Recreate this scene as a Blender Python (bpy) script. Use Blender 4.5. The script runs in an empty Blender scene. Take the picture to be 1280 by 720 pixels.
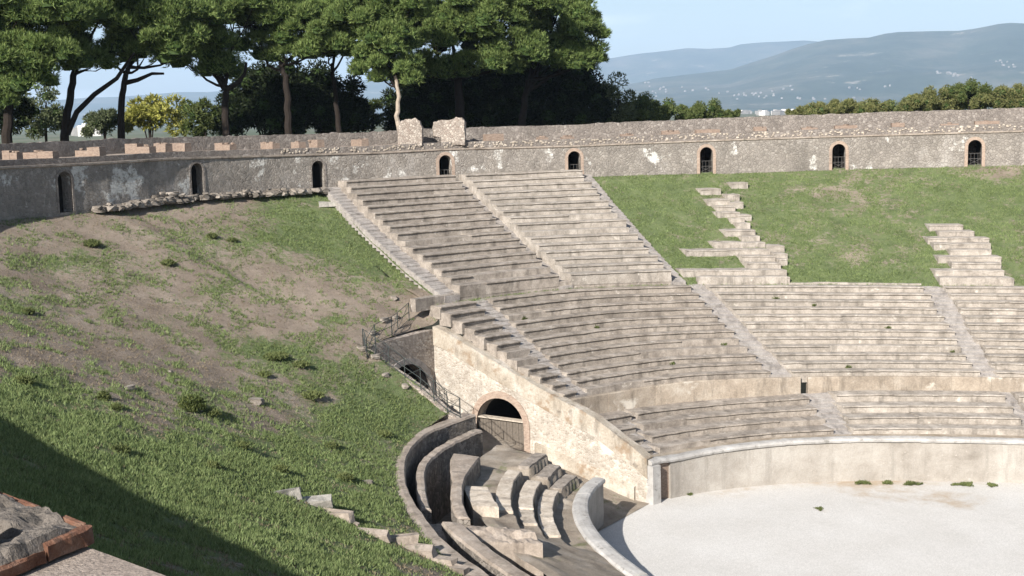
import bpy, math, random
import numpy as np
from mathutils import Vector, Matrix, noise as mnoise
from mathutils.bvhtree import BVHTree
random.seed(7); RNG = np.random.default_rng(7)
scene = bpy.context.scene
COL = scene.collection
PI = math.pi
rad = math.radians

# ------------------------------------------------------------------ survey of the place (metres)
CAM = np.array([-11.297, -48.828, 18.067]); YAW, PITCH, ROLL, FPX = rad(34.233), rad(7.664), rad(-1.442), 1612.589
A0, B0, A1, B1, A2, B2, A3, B3 = 39.2, 18.362, 43.837, 22.445, 51.934, 28.794, 66.792, 43.326
ZP, ZI, ZIT, ZM, ZW, ZC = 2.088, 3.465, 4.325, 8.326, 13.821, 16.105
fw = np.array([-math.sin(YAW)*math.cos(PITCH), math.cos(YAW)*math.cos(PITCH), -math.sin(PITCH)])
_r = np.array([math.cos(YAW), math.sin(YAW), 0.0]); _u = np.cross(_r, fw)
RT = _r*math.cos(ROLL) + _u*math.sin(ROLL); UP = -_r*math.sin(ROLL) + _u*math.cos(ROLL)
def proj(P):
    q = np.asarray(P, float) - CAM; d = q @ fw
    return 640 + FPX*(q @ RT)/d, 360 - FPX*(q @ UP)/d, d
def ray(x, y): return fw + RT*(x-640)/FPX - UP*(y-360)/FPX
def at_z(x, y, z):
    v = ray(x, y); return CAM + v*((z-CAM[2])/v[2])
def at_d(x, y, d): return CAM + ray(x, y)*d
def at_y(x, y, Y):
    v = ray(x, y); return CAM + v*((Y-CAM[1])/v[1])
def hdir(x, D, y=140):      # ground point at horizontal distance D in the direction of picture column x
    v = ray(x, y); h = v[:2]/np.hypot(*v[:2]); return CAM[:2] + h*D
def elev(x, y, D):          # height seen at (x, y) for horizontal distance D
    v = ray(x, y); return CAM[2] + v[2]/np.hypot(v[0], v[1])*D
RIM = ([184, 188, 192, 196, 200, 206, 212, 220, 235, 240, 246, 250, 255], [1, 1.006, 1.017, 1.03, 1.042, 1.055, 1.062, 1.066, 1.067, 1.062, 1.062, 1.064, 1.067])  # bulge out of view is shaped so the wall's shadow lands right
_rt = np.linspace(180, 270, 361); _rv = np.interp(_rt, *RIM); _rv = np.convolve(np.pad(_rv, 8, mode='edge'), np.ones(17)/17, 'valid')
def rim(t): return float(np.interp(math.degrees(t), _rt, _rv))
def ab(u):
    i = min(max(int(math.floor(u)), 0), 2); f = u-i
    As = (A0, A1, A2, A3); Bs = (B0, B1, B2, B3)
    return As[i]+(As[i+1]-As[i])*f, Bs[i]+(Bs[i+1]-Bs[i])*f
def el(t, u):
    a, b = ab(u); return np.array([a*math.cos(t), b*math.sin(t)])
def nrm(t, a=A3, b=B3):
    n = np.array([math.cos(t)/a, math.sin(t)/b]); return n/np.hypot(*n)
def rimpt(t, d): return np.array([A3*math.cos(t), B3*math.sin(t)])*rim(t) + nrm(t)*d
def t_px(x, u, z, lo=95, hi=203):
    lo, hi = rad(lo), rad(hi)
    for _ in range(50):
        m = (lo+hi)/2; e = el(m, u)
        if proj((e[0], e[1], z))[0] > x: lo = m
        else: hi = m
    return (lo+hi)/2
# measured lines of the terraces: small height corrections round the ellipse
OBS = {'p': (0, ZP, [(822,575),(852,570),(912,559),(987,551),(1062,548),(1175,548),(1276,550)]),
       'i': (1, ZI, [(783,512),(867,502),(967,495),(1040,489),(1246,489)]),
       'it': (1, ZIT, [(702,503),(750,494),(800,486),(867,477),(967,473),(1100,471),(1246,473)]),
       'm': (2, ZM, [(606,373),(715,361),(857,356),(987,356),(1152,357)]),
       'w': (3, ZW, [(0,278),(94,266),(244,247),(405,238),(800,219),(912,217),(1100,211),(1276,207)]),
       'c': (3, ZC, [(0,210),(112,204),(225,197),(337,194),(476,190),(550,186),(711,182),(912,174),(1107,168),(1276,163)])}
FIX = {}
for k, (u, z, pts) in OBS.items():
    ts, dz = [], []
    for x, y in pts:
        t = t_px(x, u, z); e = el(t, u); _, v, d = proj((e[0], e[1], z)); ts.append(t); dz.append((v-y)*d/FPX)
    o = np.argsort(ts); FIX[k] = (np.array(ts)[o], np.array(dz)[o], z)
def Z(k, t):
    ts, dz, z = FIX[k]; v = z + float(np.interp(t, ts, dz)); return v + (16.03-v)*min(max((math.degrees(t)-203)/25, 0), 1) if k == 'c' else v

# ------------------------------------------------------------------ object helpers
def tag(o, label=None, cat=None, group=None, kind=None):
    if label: o['label'] = label
    if cat: o['category'] = cat
    if group: o['group'] = group
    if kind: o['kind'] = kind
    return o
def thing(name, loc, label, cat, group=None, kind=None):
    o = bpy.data.objects.new(name, None); o.empty_display_size = .2; COL.objects.link(o)
    o.location = Vector([float(c) for c in loc]); return tag(o, label, cat, group, kind)
def base_of(o):
    v = Vector((0, 0, 0))
    while o: v = v + o.location; o = o.parent
    return np.array(v)
def npmesh(name, V, F, mat, parent=None, smooth=False, attr=None):
    V = np.asarray(V, float).reshape(-1, 3)
    if parent is not None: org = base_of(parent); loc = np.zeros(3)
    else:
        mn, mx = V.min(0), V.max(0); org = np.array([(mn[0]+mx[0])/2, (mn[1]+mx[1])/2, mn[2]]); loc = org
    me = bpy.data.meshes.new(name)
    me.vertices.add(len(V)); me.vertices.foreach_set('co', (V-org).astype(np.float32).ravel())
    if isinstance(F, np.ndarray):
        n, k = F.shape; me.loops.add(n*k); me.loops.foreach_set('vertex_index', F.astype(np.int32).ravel())
        me.polygons.add(n); me.polygons.foreach_set('loop_start', np.arange(0, n*k, k, dtype=np.int32))
    else:
        tot = [len(f) for f in F]; fl = [i for f in F for i in f]
        me.loops.add(len(fl)); me.loops.foreach_set('vertex_index', np.array(fl, np.int32))
        me.polygons.add(len(F)); me.polygons.foreach_set('loop_start', np.concatenate([[0], np.cumsum(tot)[:-1]]).astype(np.int32))
    me.update(calc_edges=True); me.validate()
    me.polygons.foreach_set('use_smooth', np.full(len(me.polygons), bool(smooth)))
    for nm, arr in (attr or {}).items():
        a = me.attributes.new(nm, 'FLOAT', 'POINT'); a.data.foreach_set('value', np.asarray(arr, np.float32))
    me.materials.append(mat)
    o = bpy.data.objects.new(name, me); COL.objects.link(o); o.location = Vector([float(c) for c in loc])
    if parent is not None: o.parent = parent
    return o
class MB:
    def __init__(s): s.v = []; s.f = []
    def add(s, vs, fs):
        b = len(s.v); s.v += [tuple(float(c) for c in p) for p in vs]; s.f += [tuple(i+b for i in f) for f in fs]
    def sweep(s, secs, cap=True, closed=True):       # sections of equal point count
        k = len(secs[0]); vs = [p for q in secs for p in q]; fs = []
        for i in range(len(secs)-1):
            for j in range(k if closed else k-1):
                a, b = i*k+j, i*k+(j+1) % k; fs.append((a, b, b+k, a+k))
        if cap and closed:
            fs.append(tuple(range(k-1, -1, -1))); fs.append(tuple((len(secs)-1)*k+j for j in range(k)))
        s.add(vs, fs)
    def grid(s, P):                                  # P[i][j] points
        n, m = len(P), len(P[0])
        s.add([q for r in P for q in r], [(i*m+j, i*m+j+1, (i+1)*m+j+1, (i+1)*m+j) for i in range(n-1) for j in range(m-1)])
    def box(s, c, sx, sy, sz, rz=0, jit=0):          # base-centred box, sizes full
        ca, sa = math.cos(rz), math.sin(rz); vs = []
        for z in (0, sz):
            for x, y in ((-1,-1),(1,-1),(1,1),(-1,1)):
                px, py = x*sx/2+random.uniform(-jit,jit), y*sy/2+random.uniform(-jit,jit)
                vs.append((c[0]+px*ca-py*sa, c[1]+px*sa+py*ca, c[2]+z+(random.uniform(-jit,jit) if z else 0)))
        s.add(vs, [(3,2,1,0),(4,5,6,7),(0,1,5,4),(1,2,6,5),(2,3,7,6),(3,0,4,7)])
    def tube(s, pts, rs, n=7):
        secs = []
        pts = [np.asarray(p, float) for p in pts]
        for i, p in enumerate(pts):
            d = pts[min(i+1, len(pts)-1)] - pts[max(i-1, 0)]; d = d/(np.linalg.norm(d)+1e-9)
            x = np.cross(d, (0.31, .95, .02)); x /= np.linalg.norm(x); y = np.cross(d, x)
            r = rs[i] if hasattr(rs, '__len__') else rs
            secs.append([p + x*r*math.cos(2*PI*j/n) + y*r*math.sin(2*PI*j/n) for j in range(n)])
        s.sweep(secs)
    def stone(s, c, rx, ry, rz, ang=0, j=.2, n=6, m=4):   # irregular faceted stone
        ca, sa = math.cos(ang), math.sin(ang); V = []; ph = random.random()*9
        for i in range(m+1):
            th = PI*i/m
            for k in range(n):
                fi = 2*PI*k/n + i*.4
                q = 1 + random.uniform(-j, j)
                cx = max(-.82, min(.82, math.sin(th)*math.cos(fi)*1.25*q)); cy = max(-.82, min(.82, math.sin(th)*math.sin(fi)*1.25*q)); cz = max(-.8, min(.8, math.cos(th)*1.2*q))
                x, y, z = cx*rx, cy*ry, cz*rz
                V.append((c[0]+x*ca-y*sa, c[1]+x*sa+y*ca, c[2]+z))
        F = [(i*n+k, i*n+(k+1) % n, (i+1)*n+(k+1) % n, (i+1)*n+k) for i in range(m) for k in range(n)]
        s.add(V, F)
    def build(s, name, mat, parent=None, smooth=False): return npmesh(name, s.v, s.f, mat, parent, smooth)
def N3(x, y, z=0., s=1.): return mnoise.noise(Vector((x*s, y*s, z*s)))

# ------------------------------------------------------------------ materials
class NT:
    def __init__(s, name):
        s.m = bpy.data.materials.new(name); s.m.use_nodes = True; s.t = s.m.node_tree; s.n = s.t.nodes; s.l = s.t.links
        s.b = s.n['Principled BSDF']; s.b.inputs['Roughness'].default_value = .9; s.b.inputs['Specular IOR Level'].default_value = .15
        s.geo = s.n.new('ShaderNodeNewGeometry'); s.pos = s.geo.outputs['Position']
    def link(s, a, b): s.l.new(a, b)
    def scaled(s, v):
        q = s.n.new('ShaderNodeVectorMath'); q.operation = 'MULTIPLY'; q.inputs[1].default_value = v; s.link(s.pos, q.inputs[0]); return q.outputs[0]
    def noise(s, scale, detail=4, rough=.6, stretch=None, off=0, dist=0):
        q = s.n.new('ShaderNodeTexNoise'); q.noise_dimensions = '3D'; q.inputs['Scale'].default_value = scale; q.inputs['Detail'].default_value = detail; q.inputs['Roughness'].default_value = rough; q.inputs['Distortion'].default_value = dist
        v = s.scaled(stretch or (1,1,1))
        a = s.n.new('ShaderNodeVectorMath'); a.operation = 'ADD'; a.inputs[1].default_value = (off*7.3, off*3.1, off*5.7); s.link(v, a.inputs[0]); s.link(a.outputs[0], q.inputs['Vector'])
        return q.outputs['Fac']
    def voro(s, scale, feature='F1', out='Color', stretch=None, rnd=1):
        q = s.n.new('ShaderNodeTexVoronoi'); q.feature = feature; q.inputs['Scale'].default_value = scale; q.inputs['Randomness'].default_value = rnd
        s.link(s.scaled(stretch or (1,1,1)), q.inputs['Vector']); return q.outputs[out]
    def ramp(s, fac, stops):
        q = s.n.new('ShaderNodeValToRGB'); e = q.color_ramp.elements
        while len(e) > 1: e.remove(e[-1])
        e[0].position = stops[0][0]; e[0].color = (*stops[0][1], 1)
        for p, c in stops[1:]:
            w = e.new(p); w.color = (*c, 1)
        s.link(fac, q.inputs[0]); return q.outputs[0]
    def step(s, fac, lo, hi):
        q = s.n.new('ShaderNodeMapRange'); q.interpolation_type = 'SMOOTHSTEP'; q.inputs['From Min'].default_value = lo; q.inputs['From Max'].default_value = hi; s.link(fac, q.inputs['Value']); return q.outputs['Result']
    def math(s, op, a, b):
        q = s.n.new('ShaderNodeMath'); q.operation = op
        for i, v in enumerate((a, b)):
            if isinstance(v, (int, float)): q.inputs[i].default_value = v
            else: s.link(v, q.inputs[i])
        return q.outputs[0]
    def mix(s, fac, a, b, mode='MIX'):
        q = s.n.new('ShaderNodeMix'); q.data_type = 'RGBA'; q.blend_type = mode
        for i, v in ((0, fac), (6, a), (7, b)):
            if isinstance(v, (int, float)): q.inputs[i].default_value = v
            elif isinstance(v, tuple): q.inputs[i].default_value = (*v, 1)
            else: s.link(v, q.inputs[i])
        return q.outputs[2]
    def value(s, col, fac, lo, hi):      # multiply colour by a value running lo..hi with fac
        q = s.n.new('ShaderNodeMapRange'); q.inputs['To Min'].default_value = lo; q.inputs['To Max'].default_value = hi; s.link(fac, q.inputs['Value'])
        c = s.n.new('ShaderNodeCombineColor'); [s.link(q.outputs[0], c.inputs[i]) for i in range(3)]
        return s.mix(1.0, col, c.outputs[0], 'MULTIPLY')
    def attr(s, name):
        q = s.n.new('ShaderNodeAttribute'); q.attribute_name = name; return q.outputs['Fac']
    def island(s): return s.geo.outputs['Random Per Island']
    def bump(s, h, strength=.5, dist=.05):
        q = s.n.new('ShaderNodeBump'); q.inputs['Strength'].default_value = strength; q.inputs['Distance'].default_value = dist; s.link(h, q.inputs['Height'])
        s.link(q.outputs[0], s.b.inputs['Normal'])
    def out(s, col): s.link(col, s.b.inputs['Base Color']); return s.m

def stone_mat(name, c1, c2, c3, sc=1.6, isl=(.9, 1.09), spots=None, bump=.6, streak=True):
    k = NT(name)
    col = k.ramp(k.noise(sc, 6, .65), [(.3, c1), (.5, c2), (.7, c3)])
    col = k.value(col, k.island(), *isl)
    col = k.value(col, k.noise(11, 5, .75, off=2), .42, 1.55)
    if streak: col = k.mix(k.math('MULTIPLY', k.step(k.noise(2.2, 4, .6, (1,1,.25), off=5), .52, .7), .55), col, tuple(c*.5 for c in c1))
    for sp in (spots or []): col = k.mix(k.math('MULTIPLY', k.step(k.noise(sp[1], 5, .6, off=sp[4] if len(sp) > 4 else 8), sp[2], sp[3]), .85), col, sp[0])
    k.bump(k.noise(22, 5, .7), bump, .04)
    return k.out(col)
M = {}
M['tuff'] = stone_mat('seat_tuff', (.165,.142,.12), (.26,.226,.193), (.35,.31,.268), spots=[((.15,.128,.108), 2.4, .55, .75, 8), ((.46,.42,.37), 2.3, .62, .74, 12)])
M['tuff_pale'] = stone_mat('seat_limestone', (.215,.188,.16), (.315,.28,.242), (.41,.368,.322), spots=[((.18,.16,.138), 2.4, .56, .75, 8), ((.53,.49,.43), 2.0, .62, .74, 12)])
M['step'] = stone_mat('stair_lava', (.2,.18,.165), (.27,.245,.225), (.33,.305,.28), sc=2.4, isl=(.9,1.1))
M['precinct'] = stone_mat('precinct_tuff', (.225,.185,.145), (.31,.26,.207), (.385,.335,.277), sc=.9, isl=(.85,1.12), spots=[((.5,.46,.4), .8, .6, .7, 11)])
M['slab'] = stone_mat('grey_slab', (.2,.19,.17), (.3,.28,.25), (.4,.37,.33), sc=2.5)
M['block'] = stone_mat('pale_block', (.32,.27,.22), (.44,.38,.31), (.55,.49,.42), sc=2.2)
M['rubble'] = stone_mat('rubble_stone', (.15,.13,.11), (.23,.2,.17), (.33,.295,.255), sc=2.2, isl=(.6,1.25))
M['walltop'] = stone_mat('ruin_mortar', (.2,.165,.135), (.28,.235,.195), (.36,.31,.265), sc=1.4, isl=(.9,1.1), spots=[((.14,.13,.1), 2.1, .58, .7)])

def coping_mat():
    k = NT('coping_concrete')
    col = k.ramp(k.noise(1.3, 6, .7), [(.3, (.25,.235,.22)), (.55, (.37,.355,.335)), (.75, (.47,.45,.43))])
    col = k.value(col, k.island(), .9, 1.1)
    col = k.mix(k.step(k.noise(3, 6, .75, off=3), .54, .7), col, (.18,.17,.155))
    k.bump(k.noise(30, 4), .35, .02); return k.out(col)
M['coping'] = coping_mat()
def podium_mat():
    k = NT('podium_plaster')
    col = k.ramp(k.noise(.55, 7, .68), [(.28, (.21,.187,.16)), (.45, (.305,.277,.243)), (.62, (.37,.343,.307)), (.8, (.42,.395,.36))])
    col = k.mix(k.math('MULTIPLY', k.step(k.noise(1.6, 5, .65, (1,1,.12), off=4), .5, .68), .6), col, (.22,.2,.175))
    col = k.mix(k.math('MULTIPLY', k.step(k.noise(7, 4, .75, off=7), .6, .72), .6), col, (.5,.46,.42))
    col = k.value(col, k.noise(24, 3, .7, off=1), .7, 1.25)
    k.bump(k.noise(9, 6, .7), .6, .05); return k.out(col)
M['podium'] = podium_mat()
def masonry(name, stops, sc=5, mortar=(.3,.27,.24), patch=None, joint=.06, streak=.5, bump=.8):
    k = NT(name)
    cell = k.voro(sc); e = k.voro(sc, 'DISTANCE_TO_EDGE', 'Distance')
    sep = k.n.new('ShaderNodeSeparateColor'); k.link(cell, sep.inputs[0])
    col = k.ramp(sep.outputs[0], stops)
    col = k.mix(k.step(e, joint, joint*.3), col, mortar)
    col = k.value(col, k.noise(.7, 6, .7), .55, 1.4)
    col = k.mix(k.math('MULTIPLY', k.step(k.noise(1.1, 4, .6, (1,1,.2), off=6), .5, .7), streak), col, tuple(c*.5 for c in mortar))
    for pc, ps, lo, hi, off in (patch or []): col = k.mix(k.step(k.noise(ps, 7, .72, off=off), lo, hi), col, pc)
    h = k.math('ADD', k.step(e, 0, joint*2), k.noise(18, 4, .7)); k.bump(h, bump, .05); return k.out(col)
M['gallery'] = masonry('gallery_masonry', [(0, (.2,.178,.156)), (.4, (.235,.21,.184)), (.8, (.265,.238,.208)), (1, (.315,.285,.252))], 5.5, (.275,.246,.215),
                       [((.36,.33,.3), .4, .52, .72, 3), ((.58,.56,.52), .45, .57, .64, 9)], streak=.45)
M['gallery_top'] = masonry('upper_masonry', [(0, (.16,.14,.125)), (.5, (.215,.19,.168)), (.85, (.24,.212,.188)), (1, (.31,.28,.25))], 5.5, (.24,.21,.185), streak=.3)
M['flank'] = masonry('flank_rubble', [(0, (.3,.26,.213)), (.35, (.375,.327,.272)), (.65, (.42,.372,.317)), (1, (.49,.445,.39))], 9, (.42,.377,.322),
                     [((.6,.54,.46), .7, .55, .68, 3)], joint=.1, streak=.3, bump=.45)
M['retain'] = masonry('shade_dark_masonry', [(0, (.13,.115,.1)), (.5, (.2,.175,.15)), (1, (.3,.265,.23))], 6, (.2,.175,.15))  # wall sides: colour darkened to deepen their shade
M['flankband'] = stone_mat('stained_plaster', (.26,.215,.165), (.37,.325,.265), (.5,.455,.4), sc=.9, isl=(.97,1.03), spots=[((.24,.17,.11), 1.3, .54, .68, 5), ((.16,.135,.11), 1.7, .58, .72, 14)])
def brick_mat(name, a, b, c, dirt=.4):
    k = NT(name)
    col = k.ramp(k.noise(6, 4, .7, (1,1,2.6)), [(.35, a), (.5, b), (.66, c)])
    w = k.n.new('ShaderNodeTexWave'); w.wave_type = 'BANDS'; w.bands_direction = 'Z'; w.inputs['Scale'].default_value = 4.4; w.inputs['Distortion'].default_value = .6
    k.link(k.pos, w.inputs['Vector'])
    col = k.mix(k.math('MULTIPLY', k.step(w.outputs['Fac'], .25, .05), .55), col, (.34,.29,.24))
    col = k.mix(k.math('MULTIPLY', k.step(k.noise(1.8, 5, .7, off=3), .5, .7), dirt), col, (.17,.14,.12))
    col = k.value(col, k.island(), .85, 1.12)
    k.bump(k.noise(25, 4), .5, .03); return k.out(col)
M['brick'] = brick_mat('roman_brick', (.145,.103,.08), (.205,.148,.114), (.265,.205,.162))
M['brick_pink'] = brick_mat('arch_brick', (.23,.165,.125), (.31,.23,.18), (.38,.3,.24), .5)
M['brick_near'] = stone_mat('shaded_near_brick', (.10,.045,.028), (.15,.075,.048), (.22,.14,.10), sc=7, isl=(.85,1.1), streak=False)  # colour darkened for the shaded faces of the pier bricks
M['mortar_near'] = stone_mat('near_mortar', (.085,.074,.062), (.165,.143,.122), (.24,.21,.18), sc=5, isl=(1,1), spots=[((.06,.055,.05), 5, .56, .66)], bump=1, streak=False)
def gravel_mat():
    k = NT('arena_gravel')
    col = k.ramp(k.noise(.35, 6, .6), [(.3, (.455,.435,.407)), (.7, (.505,.488,.463))])
    v = k.voro(38); sep = k.n.new('ShaderNodeSeparateColor'); k.link(v, sep.inputs[0]); col = k.value(col, sep.outputs[0], .82, 1.14)
    col = k.value(col, k.noise(2.5, 5, .7, off=4), .93, 1.07)
    a = k.attr('dirt'); col = k.mix(k.step(k.math('ADD', a, k.math('MULTIPLY', k.noise(1.2, 6, .7, off=2), .8)), .72, 1.15), col, (.36,.29,.215))
    k.bump(k.noise(50, 3), .35, .02); return k.out(col)
M['gravel'] = gravel_mat()
def terrace_mat():
    k = NT('terrace_earth')
    col = k.ramp(k.noise(1.5, 6, .7), [(.3, (.21,.17,.14)), (.7, (.31,.26,.22))])
    v = k.voro(55); sep = k.n.new('ShaderNodeSeparateColor'); k.link(v, sep.inputs[0]); col = k.value(col, sep.outputs[0], .75, 1.25)
    k.bump(k.noise(60, 4), .6, .02); return k.out(col)
M['terrace'] = terrace_mat()
def slope_mat():
    k = NT('slope_earth_and_grass')
    soil = k.ramp(k.noise(.5, 8, .7), [(.3, (.20,.158,.122)), (.5, (.285,.231,.183)), (.7, (.365,.305,.247))])
    soil = k.value(soil, k.noise(11, 5, .8, off=4), .5, 1.5)
    soil = k.mix(k.math('MULTIPLY', k.step(k.noise(26, 3, .8, off=9), .6, .7), .7), soil, (.36,.3,.24))
    grass = k.ramp(k.noise(.9, 7, .75, off=1), [(.3, (.082,.108,.043)), (.5, (.138,.175,.074)), (.7, (.195,.225,.103))])
    grass = k.value(grass, k.noise(13, 5, .8, off=6), .45, 1.55)
    a = k.attr('cover')
    f = k.math('ADD', a, k.math('MULTIPLY', k.math('SUBTRACT', k.noise(.75, 8, .75, off=2), .5), 1.7))
    f = k.math('ADD', f, k.math('MULTIPLY', k.math('SUBTRACT', k.noise(4, 6, .8, off=3), .5), 1.5))
    col = k.mix(k.step(f, .35, .72), soil, grass)
    k.bump(k.math('ADD', k.noise(7, 6, .8), k.noise(26, 4, .8, off=1)), 1.0, .09); return k.out(col)
M['slope'] = slope_mat()
def dirt_mat():
    k = NT('trodden_earth')
    col = k.ramp(k.noise(.9, 7, .7), [(.3, (.17,.135,.105)), (.5, (.26,.22,.175)), (.72, (.35,.31,.265))])
    col = k.mix(k.math('MULTIPLY', k.step(k.noise(.8, 5, .7, off=6), .56, .7), .75), col, (.1,.115,.045))
    col = k.value(col, k.noise(14, 5, .8, off=3), .6, 1.4)
    k.bump(k.noise(16, 6, .75), .9, .06); return k.out(col)
M['dirt'] = dirt_mat()
def simple(name, c, rough=.8, var=.25, sc=5, metal=0):
    k = NT(name); k.b.inputs['Roughness'].default_value = rough; k.b.inputs['Metallic'].default_value = metal
    q = k.n.new('ShaderNodeRGB'); q.outputs[0].default_value = (*c, 1)
    return k.out(k.value(q.outputs[0], k.noise(sc, 4, .7), 1-var*1.6, 1+var*1.6))
M['iron'] = simple('painted_iron', (.045,.052,.05), .55)
M['gate'] = simple('rusty_gate', (.09,.085,.08), .6)
M['plank'] = simple('weathered_plank', (.13,.11,.09), .9, .35, 9)
M['dark'] = simple('shaded_vault', (.05,.045,.04), .95)  # near-black colour stands in for deep shade inside vaults and doorways
M['bark'] = simple('shaded_bark', (.022,.017,.014), .95, .4, 6)  # canopy shade on the trunks put into the bark colour
M['bark_lit'] = simple('sunlit_bark', (.3,.25,.2), .95, .35, 6)  # same bark with sunlight put into its colour
def leaf_mat(name, a, b, c, trans=.25, sc=.5):
    k = NT(name); k.b.inputs['Roughness'].default_value = .6
    col = k.ramp(k.island(), [(0, a), (.5, b), (1, c)])
    col = k.value(col, k.noise(sc, 4, .6), .55, 1.45)
    tr = k.n.new('ShaderNodeBsdfTranslucent'); k.link(col, tr.inputs['Color']); k.link(col, k.b.inputs['Base Color'])
    mx = k.n.new('ShaderNodeMixShader'); mx.inputs[0].default_value = trans; k.link(k.b.outputs[0], mx.inputs[1]); k.link(tr.outputs[0], mx.inputs[2])
    k.link(mx.outputs[0], k.n['Material Output'].inputs['Surface']); return k.m
M['needle'] = leaf_mat('pine_needles', (.062,.1,.026), (.135,.19,.055), (.25,.305,.105))
M['needle_core'] = leaf_mat('dark_core_foliage', (.026,.045,.011), (.036,.06,.016), (.048,.076,.022), 0)  # dark solid cores added inside the leaf clumps to block light
M['oak'] = leaf_mat('shaded_oak_leaves', (.008,.013,.005), (.015,.023,.008), (.026,.036,.013), .04)  # shade under the pines put into the leaf colour
M['olive'] = leaf_mat('grey_green_leaves', (.06,.075,.035), (.1,.12,.06), (.15,.17,.09))
M['yellow'] = leaf_mat('yellow_green_leaves', (.15,.16,.03), (.25,.25,.055), (.36,.34,.1))
M['bush'] = leaf_mat('bush_leaves', (.055,.075,.022), (.09,.115,.035), (.14,.16,.055))
M['bushbrown'] = leaf_mat('dry_bush_leaves', (.085,.098,.034), (.15,.158,.058), (.23,.22,.09))
M['blade'] = leaf_mat('grass_blades', (.088,.124,.043), (.158,.208,.078), (.255,.3,.128), .25, .8)
M['weed'] = leaf_mat('weed_leaves', (.07,.09,.03), (.125,.15,.055), (.21,.23,.09), .25)
M['blade_dry'] = leaf_mat('dry_stalks', (.13,.1,.06), (.21,.165,.105), (.3,.25,.17), .15)
def hill_mat():
    k = NT('hill_slopes')
    col = k.ramp(k.noise(.0022, 10, .72), [(.3, (.016,.028,.018)), (.48, (.036,.05,.034)), (.68, (.105,.1,.078))])
    col = k.value(col, k.noise(.012, 6, .7, off=2), .6, 1.4)
    col = k.mix(k.math('MULTIPLY', k.step(k.noise(.0035, 7, .7, off=5), .60, .7), .75), col, (.28,.25,.21))
    return k.out(col)
M['hill'] = hill_mat()
def plain_mat():
    k = NT('distant_plain')
    col = k.ramp(k.noise(.006, 7, .65), [(.3, (.05,.07,.03)), (.5, (.09,.1,.05)), (.7, (.16,.14,.1))])
    return k.out(col)
M['plain'] = plain_mat()
M['house'] = stone_mat('house_plaster', (.55,.52,.48), (.66,.63,.6), (.74,.72,.7), sc=.1, isl=(.7,1.1), streak=False)
M['house_far'] = stone_mat('village_plaster', (.17,.16,.15), (.22,.21,.2), (.28,.27,.255), sc=.1, isl=(.7,1.1), streak=False)
M['roof'] = simple('house_roof', (.45,.4,.36))
HAZE, SKY, SUN, EXPO = 7e-5, .06, 5, 1.07
# ================================================================== the setting: slopes, floor
TL = lambda y, b: PI - math.asin(min(y/b, 1))
S1_top, S1_bot = t_px(408, 3, ZW), t_px(553, 2, ZM+.2)
def slope_far(t, f):      # f 0..1 from the top of the lower seats to the gallery wall
    return Z('m', t)+.02 + (Z('w', t)-Z('m', t)-.02)*f
# right-hand bank
nt, nu = 230, 44
V = []; att = []
ts = np.linspace(rad(106), S1_bot+.03, nt)
for s_ in np.linspace(0, 1, nt):
    for j in range(nu):
        f = -.03 + 1.05*j/(nu-1); t = rad(106) + (S1_bot+(S1_top-S1_bot)*f+.002-rad(106))*s_; p = el(t, min(2+f, 2.9999)) if f <= 1 else rimpt(t, .35)
        x, y = p; w = math.sin(PI*min(max(f, 0), 1))
        V.append((x, y, slope_far(t, f) + w*(.10*N3(x, y, 3, .35)+.05*N3(x, y, 9, 1.3))))
idx = np.arange(nt*nu).reshape(nt, nu)
F = np.stack([idx[:-1,:-1], idx[1:,:-1], idx[1:,1:], idx[:-1,1:]], -1).reshape(-1, 4)[:, ::-1]
V_r, F_r = np.array(V), F
# left-hand bank: inner edge polyline (x, y, z) out to the gallery wall
_e = el(S1_bot-.035, 2); inner = [(_e[0], _e[1], ZM+.1), (*el(S1_bot+.03, 2), ZM+.1), (-51.2,3.5,7.95), (-51.22,2.66,7.55), (-51.6,1.6,7.42), (-51.5,-.9,7.35), (-51.0,-2.9,7.2), (-49.2,-3.2,6.55), (-47.3,-3.3,5.7), (-45.9,-3.2,4.75), (-45.75,-5.2,4.5)]
RETO = [(187,1.05),(193,1.068),(200.8,1.079),(208.1,1.091),(215.4,1.107),(220.7,1.121),(225.1,1.136),(228,1.146),(236,1.17),(246,1.19),(258,1.2)]
def reto(t): return float(np.interp(math.degrees(t), [a for a, _ in RETO], [b for _, b in RETO]))
def e1(t, r): return np.array([A1*math.cos(t), B1*math.sin(t)])*r
for d in np.arange(196, 258, 2.): p = e1(rad(d), reto(rad(d))); inner.append((p[0], p[1], 4.45))
inner = np.array(inner); seg = np.concatenate([[0], np.cumsum(np.linalg.norm(np.diff(inner[:,:2], axis=0), axis=1))])
ni, nj = 260, 90
ss = np.linspace(0, seg[-1], ni); I = np.stack([np.interp(ss, seg, inner[:,k]) for k in range(3)], 1)
tr = np.unwrap(np.arctan2(I[:,1]/B3, I[:,0]/A3)) % (2*PI)
tr[0] = S1_top-.012; tr = np.maximum.accumulate(np.maximum(tr, S1_top-.012)); tr = np.convolve(np.pad(tr, 8, mode='edge'), np.ones(17)/17, 'valid')
bl = np.clip(np.arange(ni)/24, 0, 1); tr = (S1_top-.012)*(1-bl)+tr*bl
zs_ = np.convolve(np.pad(I[:,2], 45, mode='edge'), np.ones(91)/91, 'valid')
V = []
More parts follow.
